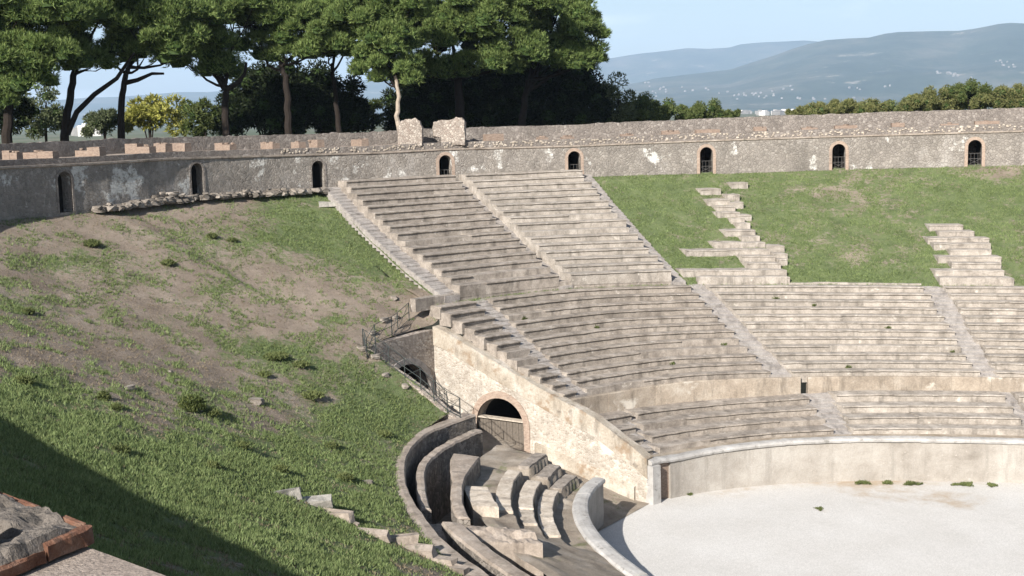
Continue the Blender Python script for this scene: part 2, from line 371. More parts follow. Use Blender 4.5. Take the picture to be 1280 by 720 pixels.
for ((ix, iy, iz0), t, izs) in zip(I, tr, zs_):
    o = rimpt(t, .4); zo = Z('w', t)
    for j in range(nj):
        f = j/(nj-1); x, y = ix+(o[0]-ix)*f, iy+(o[1]-iy)*f; g_ = min(f*3.2, 1); g_ = g_*g_*(3-2*g_); iz = iz0*(1-g_)+izs*g_
        w = min(1, f*8)*min(1, (1-f)*10)
        z = iz + (zo-iz)*(f**.97) + w*(.22*N3(x, y, 3, .18) + .10*N3(x, y, 5, .6) + .05*N3(x, y, 7, 1.9))
        V.append((x, y, z))
idx = np.arange(ni*nj).reshape(ni, nj)
F_l = np.stack([idx[:-1,:-1], idx[1:,:-1], idx[1:,1:], idx[:-1,1:]], -1).reshape(-1, 4)[:, ::-1]
V_l = np.array(V)
bvh_l = BVHTree.FromPolygons([tuple(v) for v in V_l], [tuple(f) for f in F_l])
bvh_r = BVHTree.FromPolygons([tuple(v) for v in V_r], [tuple(f) for f in F_r])
def hit(x, y, which=None):
    d = Vector(ray(x, y)).normalized(); best = None
    for b in ([which] if which else [bvh_l, bvh_r]):
        p, n, i, dist = b.ray_cast(Vector(CAM), d, 500)
        if p is not None and (best is None or dist < best[1]): best = (np.array(p), dist)
    return best
def drop(x, y, b):
    p, n, i, d = b.ray_cast(Vector((x, y, 60)), Vector((0, 0, -1)), 100); return None if p is None else p.z
# where grass covers the earth: patches of the bank itself (strength, place, reach)
def patches(lst, b):
    out = []
    for x, y, rx, ry, s in lst:
        h = hit(x, y, b)
        if h is None: continue
        P, D = h
        gx = hit(x+rx, y, b) or hit(x-rx, y, b); gy = hit(x, y+ry, b) or hit(x, y-ry, b)
        a = (gx[0]-P)[:2] if gx else np.array([rx*D/FPX, 0]); c = (gy[0]-P)[:2] if gy else np.array([0, ry*D/FPX*4])
        Mx = np.linalg.inv(np.array([a, c]).T + np.eye(2)*1e-6); out.append((P[:2], Mx, s))
    return out
def cover(V, pts, base):
    c = np.full(len(V), base)
    for P, Mx, s in pts:
        q = (V[:, :2]-P) @ Mx.T; c += s*np.exp(-(q**2).sum(1)*.8)
    return c
PL = patches([(430,290,90,38,.75),(500,330,70,35,.7),(370,270,50,18,.35),(120,250,150,10,.3),(330,245,90,8,.35),
              (350,445,60,22,.5),(250,500,40,25,.4),(100,320,60,18,.25),(240,300,70,25,.18),(150,345,60,15,.2),
              (420,560,130,60,.42),(520,520,70,40,.4),(300,620,160,60,.42),(180,580,130,60,.4),(80,520,70,40,.4),(40,640,200,80,.5),(430,680,140,50,.45),(300,430,40,14,.3),(210,520,40,14,-.25),(330,520,60,14,-.25),(270,470,30,10,-.3),(190,405,50,10,.3),(100,420,40,10,.25),(60,330,40,10,.2),(290,360,60,10,.3),(420,400,40,10,.3),(330,300,60,10,.2),(400,500,40,10,-.25),(200,555,50,10,-.2),(20,390,40,20,.35),(20,500,60,35,.5),(450,500,70,30,.4),
              (60,440,90,20,-.25),(170,440,110,30,-.2),(130,480,60,16,-.2),(430,350,80,30,-.25),(500,400,50,22,-.25),(250,270,100,16,-.12)], bvh_l)
PR = patches([(1060,250,50,14,-.2),(960,300,40,14,-.1),(1075,320,34,10,-.28),(1030,235,40,7,-.2),(1250,215,36,8,-.5),(1120,222,60,6,-.2),(890,250,20,10,-.2),(1200,240,60,20,.1),(1040,345,90,8,.3),(800,260,60,30,.15),(860,320,40,14,.15)], bvh_r)
C_l = cover(V_l, PL, .2); C_r = cover(V_r, PR, .72)
npm = npmesh('grass_bank', V_l, F_l, M['slope'], smooth=True, attr={'cover': C_l}); tag(npm, kind='structure')
npm = npmesh('grass_slope', V_r, F_r, M['slope'], smooth=True, attr={'cover': C_r}); tag(npm, kind='structure')

# arena floor
nr, na = 40, 180; V = [(0, 0, .0)]; F = []; 
for i in range(1, nr+1):
    for j in range(na):
        t = 2*PI*j/na; r = (i/nr)**.6; x, y = (A0+.35)*r*math.cos(t), (B0+.35)*r*math.sin(t)
        V.append((x, y, .03*N3(x, y, 0, .25)*(1-r**6)))
for j in range(na): F.append((0, 1+j, 1+(j+1) % na))
for i in range(nr-1):
    for j in range(na): a = 1+i*na+j; b = 1+i*na+(j+1) % na; F.append((a, a+na, b+na, b))
V = np.array(V)
rr = np.hypot(V[:,0]/A0, V[:,1]/B0); d_att = np.clip((rr-.95)/.05, 0, 1)*.38
for x, y, s, R in [(1085,613,.5,2.6),(1200,626,.5,2.4),(1020,640,.36,1.7),(930,620,.3,1.5)]:
    P = at_z(x, y, 0); d_att += s*np.exp(-((V[:,0]-P[0])**2+(V[:,1]-P[1])**2)/R**2)
tag(npmesh('arena_floor', V, F, M['gravel'], smooth=True, attr={'dirt': d_att}), kind='structure')
# sloping floor of the entrance passage
m = MB(); xs = np.linspace(-66, -38.85, 50); ys = np.linspace(-3.4, 2.75, 12)
m.grid([[(x, y, max(.02, (-39.3-x)*.256 if x > -52 else 3.25)+.04*N3(x, y, 4, .8)) for y in ys] for x in xs])
tag(m.build('passage_floor', M['dirt'], smooth=True), kind='structure')

# ================================================================== gallery wall round the top
DOORX = [95, 247, 398, 557, 718, 883, 1048.5, 1218.5]; DOORTOP = [214.5, 204, 201, 194, 189, 184, 180, 175]
DOORT = [t_px(x, 3, ZW+.8) for x in DOORX]
gw = thing('gallery_wall', (*rimpt(DOORT[3], 0), ZW), 'long grey masonry wall curving round the top of the seating, pierced by small arched doorways', 'wall')
HW = .43
doors = []
for i, t in enumerate(DOORT):
    zb = Z('w', t); p = rimpt(t, 0); _, v, d = proj((p[0], p[1], zb)); zt = zb + (v-DOORTOP[i])*d/FPX
    k = np.linalg.norm(rimpt(t+.001, 0)-rimpt(t-.001, 0))/.002
    out = [(t-HW/k, zb)] + [(t-HW/k*math.cos(a), zt-HW+HW*math.sin(a)) for a in np.linspace(0, PI, 11)] + [(t+HW/k, zb)]
    doors.append((t, zb, zt, k, out))
# doors[i] outlines run with increasing t
cols = []
tt = rad(106); order = sorted(doors, key=lambda q: q[0])
for t, zb, zt, k, out in order:
    while tt < out[0][0]-.004: cols.append((tt, None)); tt += rad(.6)
    cols.append((out[0][0], None)); cols += out; cols.append((out[-1][0], None)); tt = out[-1][0]+rad(.5)
while tt < rad(262): cols.append((tt, None)); tt += rad(.6)
m = MB(); P = []
for t, z in cols:
    zb = Z('w', t) if z is None else z; zc = Z('c', t)-.14; row = []
    for j in range(6):
        q = rimpt(t, .0 if 0 < j < 5 else 0); zz = zb+(zc-zb)*j/5; w = .035*N3(q[0], q[1], zz, 1.4) if z is None else 0
        q = q+nrm(t)*w; row.append((q[0], q[1], zz))
    P.append(row)
m.grid(P)
m.grid([[(*rimpt(t, .6), zb if zb else Z('w', t)), (*rimpt(t, 0), zb if zb else Z('w', t))] for t, zb in cols])
m.grid([[(*rimpt(t, 0), Z('w', t)-.9), (*rimpt(t, 0), Z('w', t)+.0)] for t in np.linspace(rad(106), rad(262), 260)])
m.build('wall_face', M['gallery'], gw)
# string course and stepped top
m = MB(); m2 = MB()
for t0, t1 in ((rad(106), rad(232)),):
    T = np.linspace(t0, t1, 420)
    secs = []
    for t in T:
        zc = Z('c', t); j = .02*N3(t*40, 1, 2); secs.append([(*rimpt(t, -.07+j), zc), (*rimpt(t, -.07+j), zc-.09), (*rimpt(t, .0), zc-.14), (*rimpt(t, .45), zc-.14), (*rimpt(t, .45), zc)])
    m.sweep(secs)
m.build('string_course', M['walltop'], gw)
def stepz(t): return float(np.interp(math.degrees(t), [140, 160, 185, 200], [.44, .38, .3, .3]))
T = np.linspace(rad(106), rad(221), 330)
m2.sweep([[(*rimpt(t, .42), Z('c', t)-.1), (*rimpt(t, .42), Z('c', t)+stepz(t)+.04*N3(t*70, 4)), (*rimpt(t, .8), Z('c', t)+stepz(t)+.04*N3(t*70, 6)), (*rimpt(t, .8), Z('c', t)-.1)] for t in T])
m2.build('upper_step', M['gallery_top'], gw)
m3 = MB()
for _ in range(420):
    t = random.uniform(rad(112), rad(170)); z = Z('c', t)+random.uniform(.05, stepz(t)*.9); q = rimpt(t, .41)
    m3.stone((q[0], q[1], z), random.uniform(.05, .11), .05, random.uniform(.04, .07), t+PI/2)
m3.build('pale_rubble_course', M['block'], gw)
m4 = MB()
for _ in range(430):      # rough footing under the left part of the wall
    x = random.uniform(122, 404); t = t_px(x, 3, ZW); f = (x-122)/282
    q = rimpt(t, -random.uniform(.02, .5)); h = random.uniform(0, .55 if 180 < x < 246 else .32)
    s = random.choice([random.uniform(.05, .12), random.uniform(.1, .2), random.uniform(.18, .32)]); m4.stone((q[0], q[1], Z('w', t)-.06+h*random.random()**1.5), s*1.4, s, s*.55, random.random()*3, .3)
m4.build('rubble_footing', M['rubble'], gw)
for i, (t, zb, zt, k, out) in enumerate(doors):
    m = MB(); ring = []
    wd = .2 if i > 2 else .13
    for j, (a, z) in enumerate(out):
        if j in (0, len(out)-1): nx = (a + (-wd/k if j == 0 else wd/k), z)
        else:
            an = PI*(j-1)/10; nx = (t-(HW+wd)/k*math.cos(an), zt-HW+(HW+wd)*math.sin(an))
        ring.append(((*rimpt(a, .06), z), (*rimpt(a, -.03), z), (*rimpt(nx[0], -.03), nx[1]), (*rimpt(nx[0], .06), nx[1])))
    m.sweep(ring, closed=False); dw = m.build('doorway', M['brick_pink'] if i > 2 else M['gallery_top'], gw)
    m = MB(); m.grid([[(*rimpt(a, .6), z), (*rimpt(a, 4), z)] for a, z in out])
    n = len(out); m.add([(*rimpt(a, 4), z) for a, z in out], [tuple(range(n))])
    m.add([(*rimpt(out[0][0], 0), zb), (*rimpt(out[-1][0], 0), zb), (*rimpt(out[-1][0], 4), zb), (*rimpt(out[0][0], 4), zb)], [(0,1,2,3)])
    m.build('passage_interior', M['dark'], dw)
    if i >= 3:
        m = MB(); top = zb+.85; L = [out[0][0], out[-1][0]]
        def pt(f, z): return (*rimpt(L[0]+(L[1]-L[0])*f, .25), z)
        for f in (0.02, .25, .5, .75, .98): m.tube([pt(f, zb), pt(f, top)], .012, 5)
        for z in (zb+.1, zb+.5, top): m.tube([pt(0, z), pt(1, z)], .016, 5)
        m.tube([pt(0, zb+.1), pt(1, zb+.5)], .012, 5); m.tube([pt(1, zb+.1), pt(0, zb+.5)], .012, 5)
        m.build('gate', M['gate'], dw)
# the upper terrace and its back wall
m = MB(); T = np.linspace(rad(106), rad(221), 260)
m.grid([[(*rimpt(t, d), Z('c', t)+stepz(t)-.02+.03*N3(t*60, d)) for d in (.78, 1.6, 2.4, 3.3)] for t in T])
T2 = np.linspace(rad(221), rad(290), 120)
m.grid([[(*rimpt(t, d), Z('c', t)-.004+.02*N3(t*60, d) + (.0 if d > .1 else 0)) for d in (.40, .9, 1.6, 2.4, 3.4, 5, 7, 9)] for t in T2])
tag(m.build('terrace', M['terrace'], smooth=True), kind='structure')
bw = MB(); T = np.linspace(rad(106), rad(219), 520); secs = []
for t in T:
    zc = Z('c', t); h = float(np.interp(math.degrees(t), [130, 150, 170, 185, 200], [1.42, 1.3, 1.15, 1.1, 1.05])); h += .07*N3(t*25, 3)+.06*N3(t*110, 5)
    secs.append([(*rimpt(t, 3.0), zc), (*rimpt(t, 3.02), zc+h), (*rimpt(t, 3.3), zc+h+.05*N3(t*140, 8)), (*rimpt(t, 3.6), zc+h-.05), (*rimpt(t, 3.6), zc-2)])
bw.sweep(secs); tag(bw.build('terrace_back_wall', M['gallery_top']), 'low broken grey stone wall along the back of the upper terrace, in front of the trees', 'wall')
# brick pier stubs
PIER = [(43,24),(69,13),(94,30),(144,26),(200,30),(227,15),(248,20),(301,24),(354,22),(388,16),(410,18),(462,26),(623,24),(683,13),(714,16),(788,16),(846,24),(892,32),(957,16),(1018,20),(1063,30),(1128,16),(1192,22),(1239,30)]
ORD = ['first', 'second', 'third', 'fourth', 'fifth', 'sixth']; DN = ['first', 'second', 'third', 'fourth', 'fifth', 'sixth', 'seventh', 'eighth']
gaps = {}
for x, w in PIER: gaps.setdefault(sum(x > q for q in DOORX), []).append((x, w))
for g, lst in gaps.items():
    for n_, (x, w) in enumerate(lst):
        t = t_px(x, 3, ZC+.6); k = np.linalg.norm(rimpt(t+.001, 0)-rimpt(t-.001, 0))/.002
        where = 'left of the first doorway' if g == 0 else 'right of the eighth doorway' if g == 8 else f'between the {DN[g-1]} and {DN[g]} doorways'
        which = 'only' if len(lst) == 1 else ORD[n_]+' from left'
        zc = Z('c', t)+stepz(t); h = random.uniform(.5, .66) if x < 640 else random.uniform(.16, .36)
        if x < 500:      # cross walls seen along their side
            c = rimpt(t, 1.55); ln = w/24*1.55; th = .5
        else: c = rimpt(t, 1.2 if x < 800 else 2.6); ln, th = .7, w/19
        m = MB(); ang = math.atan2(*nrm(t)[::-1])
        n3 = random.choice([1, 2, 2])
        for q in range(n3):
            hh = h*random.uniform(.7, 1.05); off = (q-(n3-1)/2)*ln/n3
            m.box((c[0]+math.cos(ang)*off, c[1]+math.sin(ang)*off, zc-.06), ln/n3+.003*(q+1), th*random.uniform(.92, 1.0), hh, ang, .012)
        [m.stone((c[0]+math.cos(ang)*ln*random.uniform(-.4,.4), c[1]+math.sin(ang)*ln*random.uniform(-.4,.4), zc+h*.72), .16, .13, .07, random.random()*3) for _ in range(3)]
        tag(m.build('brick_pier', M['brick']), f'brick pier stub on the terrace, {which} {where}', 'brick pier', 'brick pier stubs on the upper terrace')
# two tall ruined wall stubs
def ruin(outline, d, depth, label):
    n = len(outline); front = [at_d(x, y, d) for x, y in outline]; c = np.mean(front, axis=0); ax = np.array([fw[0], fw[1], 0]); ax /= np.linalg.norm(ax)
    m = MB(); secs = []
    for k in range(6):
        f = k/5; s = 1-.05*(2*f-1)**2
        secs.append([tuple(np.array([(p[0]-c[0])*s+c[0], (p[1]-c[1])*s+c[1], p[2]-(0 if p[2] < c[2]-.5 else .16*f*f)]) + ax*depth*f + np.array([random.uniform(-.03, .03) for _ in range(3)])) for p in front])
    m.sweep(secs); return tag(m.build('ruined_pier', M['ruin']), label, 'ruined wall')
M['ruin'] = masonry('ruin_rubble', [(0, (.25,.2,.165)), (.5, (.34,.29,.245)), (1, (.46,.4,.34))], 7, (.33,.285,.245), [((.5,.45,.39), 1.2, .6, .7, 3)], streak=.25)
def refine(o, n=3, j=.5):
    out = []
    for i in range(len(o)):
        a, b = o[i], o[(i+1) % len(o)]
        for q in range(n): out.append((a[0]+(b[0]-a[0])*q/n + (random.uniform(-j, j) if q else 0), a[1]+(b[1]-a[1])*q/n + (random.uniform(-j, j) if q else 0)))
    return out
d0 = proj((*rimpt(t_px(520, 3, ZC), .5), ZC))[2]
ruin(refine([(497,182),(496,162),(500,152),(506,149.5),(519,147.5),(525,151),(528,158),(528,182)]), d0, 1.3, 'tall narrow ruined stub of rubble wall standing beside the pale trunk')
d0 = proj((*rimpt(t_px(562, 3, ZC), .5), ZC))[2]
ruin(refine([(552,181),(551,173),(541,170),(540,160),(541,153),(547,150.5),(565,149.5),(571,146.5),(578,147),(582,152),(582,181)]), d0, 1.2, 'wide ruined block of grey wall with a rounded right shoulder and undercut left base')

# ================================================================== seats
def seat_row(parent, u0, u1, zt, rise, tR, tL, mat, oh=.075, wear=1., jit=True, name='seat_row', deep=.3):
    m = MB(); t = tR; U0 = u0 if callable(u0) else (lambda a: u0); U1 = u1 if callable(u1) else (lambda a: u1)
    k = np.linalg.norm(el(t+.01, U0(t))-el(t-.01, U0(t)))/.02
    while t < tL-.15/k:
        L = random.choice([random.uniform(1.5, 4), random.uniform(4, 9)])/k; t2 = min(t+L, tL)
        if tL-t2 < .4/k: t2 = tL
        dz = random.gauss(0, .007)*wear; o = oh+random.uniform(-.01, .01)*wear
        r = random.random()
        if r < .08*wear: o = random.uniform(-.01, .01)
        if r < .02*wear: dz -= .05
        tilt = random.gauss(0, .008)*wear; ns = max(3, int((t2-t)*k/.35)); g = .002/k
        secs = []
        for q in range(ns+1):
            f = q/ns; a = t+g+(t2-t-2*g)*f; n = nrm(a, *ab(U0(a))); Fp = el(a, U0(a)); Bp = el(a, U1(a))
            z = zt(a)+dz+tilt*(f-.5)*.6+random.gauss(0, .006)*wear; oo = o+random.gauss(0, .007)*wear
            z2 = zt(a)-rise-deep
            lip = .065
            secs.append([(*(Fp-n*oo), z-.012), (*(Fp-n*oo), z-lip), (*(Fp-n*min(0, oo)), z-lip-.03), (*Fp, z2), (*(Bp+n*.12), z2), (*(Bp+n*.12), z+.012), (*(Fp-n*(oo-.03)), z)])
        m.sweep(secs); t = t2
    return m.build(name, mat, parent)
def block(name, label, group, u0, u1, z0, z1, n, tR, tL, mat, **kw):
    tm = (tR(.5)+tL(.5))/2; o = thing(name, (*el(tm, (u0+u1)/2), (z0(tm)+z1(tm))/2-.6), label, 'seating', group)
    for k in range(n):
        f0, f1 = k/n, (k+1)/n
        a, b = tR(f0+.5/n), tL(f0+.5/n)
        jr, jl = random.uniform(-.12, .12)/40, random.uniform(-.12, .12)/40
        mm = mat(k) if callable(mat) else mat
        seat_row(o, u0+(u1-u0)*f0, u0+(u1-u0)*f1, lambda t, f=f1: z0(t)+(z1(t)-z0(t))*f, (z1(tm)-z0(tm))/n, a+jr, b+jl, mm, **kw)
    return o
def ln(a, b): return lambda f: a+(b-a)*f
zs0 = lambda t: Z('m', t)+.50
zs1 = lambda t: Z('w', t)+.52
zm0 = lambda t: Z('it', t); zm1 = lambda t: Z('m', t)
zi0 = lambda t: Z('p', t)-.03; zi1 = lambda t: Z('i', t)
G1 = 'upper wedges of stone seats'; G2 = 'middle wedges of stone seats'; G3 = 'lowest wedges of stone seats'
ups = lambda x, z=ZW+.4: t_px(x, 3, z); mds = lambda x: t_px(x, 2, ZM+.4)
block('seating_wedge', 'tall upper wedge of stone seat rows beside the grass, between third and fourth doorways', G1, 2, 3, zs0, zs1, 16, ln(mds(699), ups(561)), ln(mds(573), ups(423)), M['tuff'])
block('seating_wedge', 'tall upper wedge of paler seat rows below the wall between the fourth and fifth doorways', G1, 2, 3, zs0, zs1, 16, ln(mds(839), ups(720)), ln(mds(715), ups(576)), M['tuff_pale'])
itx = lambda x: t_px(x, 1, ZIT); mx = lambda x: t_px(x, 2, ZM)
MB0, MB1 = 1.03, 2
block('seating_wedge', 'narrow wedge of short seat rows on top of the rubble flank wall above the arch', G2, MB0, MB1, zm0, zm1, 12, ln(itx(725), mx(586)), ln(TL(3.0, B1), TL(3.0, B2)), M['tuff'], oh=.09)
block('seating_wedge', 'wide middle wedge of curved seat rows under the two complete upper wedges', G2, MB0, MB1, zm0, zm1, 12, ln(itx(966), mx(858)), ln(itx(737), mx(606)), M['tuff'])
block('seating_wedge', 'wide middle wedge of pale seat rows below the grass between two ruined seat clusters', G2, MB0, MB1, zm0, zm1, 12, ln(itx(1226), mx(1150)), ln(itx(992), mx(880)), M['tuff_pale'])
block('seating_wedge', 'middle wedge of seat rows cut off by the right edge of the photo', G2, MB0, MB1, zm0, zm1, 12, ln(rad(109), rad(109)), ln(itx(1250), mx(1178)), M['tuff_pale'])
px0 = lambda x: t_px(x, 0, ZP)
IB0 = .17
block('seating_wedge', 'short stack of lowest seat rows at the corner above the arena entrance', G3, IB0, 1, zi0, zi1, 4, ln(px0(828), itx(776)), ln(TL(3.0, B0+.5), TL(3.0, B1)), M['tuff'], oh=.09)
block('seating_wedge', 'lowest band of curved seat rows behind the left part of the arena wall', G3, IB0, 1, zi0, zi1, 4, ln(px0(1052), itx(1000)), ln(px0(836), itx(786)), M['tuff'])
block('seating_wedge', 'lowest band of curved seat rows behind the right part of the arena wall', G3, IB0, 1, zi0, zi1, 4, ln(px0(1300), itx(1248)), ln(px0(1074), itx(1036)), M['tuff_pale'])
block('seating_wedge', 'lowest seat rows running off the right edge behind the arena wall', G3, IB0, 1, zi0, zi1, 4, ln(rad(109), rad(109)), ln(px0(1312), itx(1262)), M['tuff_pale'])
# ruined clusters of seats left standing in the grass
def cluster(label, rows, n=16):
    tm = t_px(rows[len(rows)//2][0], 2.4, 11); o = thing('ruined_seating', (*el(tm, 2.3), slope_far(tm, .3)), label, 'seating', 'ruined seat clusters in the grass')
    for l, r, y in rows:
        xm = (l+r)/2; best = None
        for f in np.linspace(0, .99, 160):
            u = 2+f; z = zs0(0.0+t_px(xm, min(u, 2.999), 11))*(1-f)+zs1(2.4)*f
            t = t_px(xm, min(u, 2.999), z); z = slope_far(t, f)+.40; e = el(t, u); v = proj((*e, z))[1]
            if best is None or abs(v-y) < best[0]: best = (abs(v-y), u, z, f)
        _, u, z, f = best; tl, tr_ = t_px(l, u, z), t_px(r, u, z)
        seat_row(o, u, min(u+1/n*1.5, 2.999), lambda t, f=f: slope_far(t, f)+.40, .3, tr_, tl, M['tuff_pale'], oh=.03, wear=1.5)
    return o
q = lambda l, r, y: (800+l/2.667, 800+r/2.667, 200+y/2.667)
cluster('ragged column of pale seat stones descending the grass below the sixth doorway', [q(305,360,76)]+[q(*a) for a in [(203,270,95),(228,300,132),(255,318,152),(258,333,174),(303,350,192),(325,368,210),(285,385,234),(340,400,252),(248,418,275),(155,435,298),(340,452,320),(358,470,344)]]+[q(145,490,366),q(215,500,388),q(290,332,116),q(300,345,142),q(325,372,184),q(432,482,286),q(448,492,310),q(465,492,332)])
cluster('stepped heap of pale seat stones in the grass near the right edge', [q(*a) for a in [(1000,1248,408),(965,1078,216),(998,1115,238),(960,1165,258),(980,1170,280),(1035,1172,300),(995,1205,322),(1040,1205,344),(985,1215,368),(1005,1238,390)]])
# dividing walls
def ringwall(name, label, u, d0, d1, zb, zt, tR, tL, mat, cat='wall', L=1.6, jit=.02, gap=None):
    m = MB(); k = np.linalg.norm(el(tR+.01, u)-el(tR-.01, u))/.02; t = tR
    while t < tL-.05/k:
        t2 = min(t+random.uniform(.7, 1.3)*L/k, tL); t2 = tL if tL-t2 < .5/k else t2; t2 = gap[0] if gap and t < gap[0] < t2+.6/k else t2; dz = random.gauss(0, jit*.5); dr = random.gauss(0, jit*.3); g = .004/k; secs = []
        ns = max(2, int((t2-t)*k/.6))
        for q in range(ns+1):
            a = t+g+(t2-t-2*g)*q/ns; e = el(a, u); n = nrm(a, *ab(u)); j = random.gauss(0, jit*.3)
            secs.append([(*(e+n*(d0+dr+j)), zb(a)), (*(e+n*(d0+dr+j)), zt(a)+dz-.03), (*(e+n*(d0+dr+.03)), zt(a)+dz+j), (*(e+n*d1), zt(a)+dz+j), (*(e+n*d1), zb(a))])
        m.sweep(secs); t = t2
        if gap and abs(t-gap[0]) < 1e-9: t = gap[1]
    return tag(m.build(name, mat), label, cat)
ringwall('dividing_wall', 'low curved wall of brown stone slabs between the lowest and the middle seats', 1, 0, .42, lambda t: Z('i', t)-.3, lambda t: Z('it', t)+.02, rad(109), TL(3.06, B1), M['precinct'], L=2.8, gap=(t_px(1010, 1, ZI+.4), t_px(1001, 1, ZI+.4)))
ringwall('dividing_wall', 'low worn wall under the complete upper wedges of seats', 2, .02, .4, lambda t: Z('m', t)-.2, lambda t: Z('m', t)+.46, mx(840), mx(520), M['tuff'], L=3.2, jit=.02)
ringwall('dividing_wall', 'short stretch of low wall at the foot of the ragged seat column', 2, .02, .4, lambda t: Z('m', t)-.2, lambda t: Z('m', t)+.44, mx(984), mx(872), M['tuff_pale'], L=1.5, jit=.03)
ringwall('stone_edging', 'edging of flat stones along the foot of the right grass slope', 2, .02, .5, lambda t: Z('m', t)-.2, lambda t: Z('m', t)+.1, mx(1152), mx(986), M['tuff_pale'], L=1.3, jit=.02)
# stairways
def stairs(label, uA, uB, z0, z1, n, tR, tL, mat=None):
    tm = (tR(.5)+tL(.5))/2; o = thing('stairway', (*el(tm, (uA+uB)/2), (z0(tm)+z1(tm))/2-.4), label, 'stairway', 'stairways between the seating wedges')
    for k in range(n):
        f0, f1 = k/n, (k+1)/n; u0, u1 = uA+(uB-uA)*f0, uA+(uB-uA)*f1; a, b = tR((f0+f1)/2), tL((f0+f1)/2)
        m = MB(); dz = random.gauss(0, .012); secs = []
        for q in range(4):
            t = a+(b-a)*q/3; e0, e1_ = el(t, u0), el(t, min(u1, 2.9999)); n_ = nrm(t, *ab(u0)); z = z0(t)+(z1(t)-z0(t))*f1+dz+random.gauss(0, .012); rise = (z1(t)-z0(t))/n
            secs.append([(*(e0-n_*.01), z-rise*.35), (*e0, z-rise-.3), (*(e1_+n_*.06), z-rise-.3), (*(e1_+n_*.06), z+rise*.42)])
        m.sweep(secs); m.build('step', mat or M['step'], o)
    return o
sz1 = lambda t: Z('w', t)+.12; sz0 = lambda t: Z('m', t)+.06
stairs('narrow worn stairway down the left edge of the upper seats, along the grass', 2, 3, lambda t: Z('m', t)+.25, sz1, 32, ln(mds(574), ups(424)), ln(mds(555), ups(405)))
stairs('narrow stairway between the two complete upper wedges, below the fourth doorway', 2, 3, sz0, sz1, 32, ln(mds(716), ups(577)), ln(mds(698), ups(560)))
stairs('narrow stairway down the right edge of the complete upper seats, below the fifth doorway', 2, 3, sz0, sz1, 32, ln(mds(857), ups(737)), ln(mds(838), ups(719)))
stairs('stairway between the narrow and the wide middle wedges, above the flank wall', MB0, 2, zm0, lambda t: Z('m', t)-.05, 24, ln(itx(738), mx(607)), ln(itx(724), mx(585)))
stairs('stairway crossing the middle seats below the ragged seat column', MB0, 2, zm0, lambda t: Z('m', t)-.05, 24, ln(itx(993), mx(881)), ln(itx(965), mx(857)))
stairs('stairway crossing the middle seats near the right edge', MB0, 2, zm0, lambda t: Z('m', t)-.05, 24, ln(itx(1251), mx(1179)), ln(itx(1225), mx(1149)))
stairs('small stairway crossing the lowest seats above the arena entrance', IB0, 1, zi0, lambda t: Z('i', t)-.1, 8, ln(px0(837), itx(787)), ln(px0(827), itx(775)))
stairs('small stairway crossing the lowest seats in the middle of the arena wall', IB0, 1, zi0, lambda t: Z('i', t)-.1, 8, ln(px0(1076), itx(1037)), ln(px0(1051), itx(999)))
stairs('small stairway crossing the lowest seats at the right edge', IB0, 1, zi0, lambda t: Z('i', t)-.1, 8, ln(px0(1313), itx(1263)), ln(px0(1299), itx(1247)))
# floor behind the arena coping
m = MB(); T = np.linspace(rad(108), TL(3, B0), 90)
m.grid([[(*el(t, u), Z('p', t)-.06+ (Z('i', t)-Z('p', t)-.2)*max(0, u-.1)) for u in (.05, .2, .5, 1.02)] for t in T])
tag(m.build('walkway', M['dirt'], smooth=True), kind='structure')

# ================================================================== arena wall
def podium(label, tR, tL, face0, endpier, mat=M['podium'], zt=None, ends=False, zb=-.3):
    zt = zt or (lambda t: Z('p', t)); tm = (tR+tL)/2; o = thing('arena_wall', (*el(tm, 0), 0), label, 'wall')
    T = np.linspace(tR, face0, 150); m = MB()
    m.sweep([[(*(el(t, 0)+nrm(t, A0, B0)*.0), zb)] + [(*(el(t, 0)+nrm(t, A0, B0)*(.015+.03*N3(*el(t, 0), z, .8))), z) for z in np.linspace(.15, zt(t)-.2, 7)] + [(*(el(t, 0)+nrm(t, A0, B0)*.45), zt(t)-.2), (*(el(t, 0)+nrm(t, A0, B0)*.45), zb)] for t in T])
    m.build('wall_face', mat, o, smooth=False)
    T = np.linspace(tR, tL, 170); m = MB()
    def cs(t):
        e = el(t, 0); n = nrm(t, A0, B0); z = zt(t); w = .012*N3(t*90, 1); return [(*(e+n*(d+w*(1 if d < .3 else -1))), z+dz+w) for d, dz in ((-.07,-.19),(-.09,-.10),(-.05,-.02),(.06,.015),(.3,.02),(.5,-.01),(.58,-.08),(.56,-.19))]
    t = tR; kq = np.linalg.norm(el(tR+.01, 0)-el(tR-.01, 0))/.02
    while t < tL-1e-4:
        t2 = min(t+random.uniform(1.4, 3.2)/kq, tL); t2 = tL if tL-t2 < .8/kq else t2; dz = random.gauss(0, .01); ns = max(3, int((t2-t)*kq/.35))
        m.sweep([[(p[0], p[1], p[2]+dz+random.gauss(0, .004)) for p in cs(t+.004/kq+(t2-t-.008/kq)*q/ns)] for q in range(ns+1)]); t = t2
    m.build('coping', M['coping'], o, smooth=False)
    if endpier:
        e = el(tL, 0); n = nrm(tL, A0, B0); m = MB(); m.box((*(e+n*.22+np.array([.22, .1])), -.2), .55, .5, zt(tL)-.0+.01, math.atan2(n[1], n[0]), .015); m.build('end_pier', M['coping'], o)
        m = MB(); T = np.linspace(face0-.002, tL, 6); m.sweep([[(*(el(t, 0)+nrm(t, A0, B0)*.14), -.3), (*(el(t, 0)+nrm(t, A0, B0)*.14), zt(t)-.19), (*(el(t, 0)+nrm(t, A0, B0)*.44), zt(t)-.19), (*(el(t, 0)+nrm(t, A0, B0)*.44), -.3)] for t in T]); m.build('brick_core', M['brick'], o)
    return o
tE = TL(2.62, B0)
podium('long curved plastered arena wall with pale rounded coping along the far side of the gravel', rad(108), tE, px0(838), True)
tN = PI+math.asin(1.15/B0)
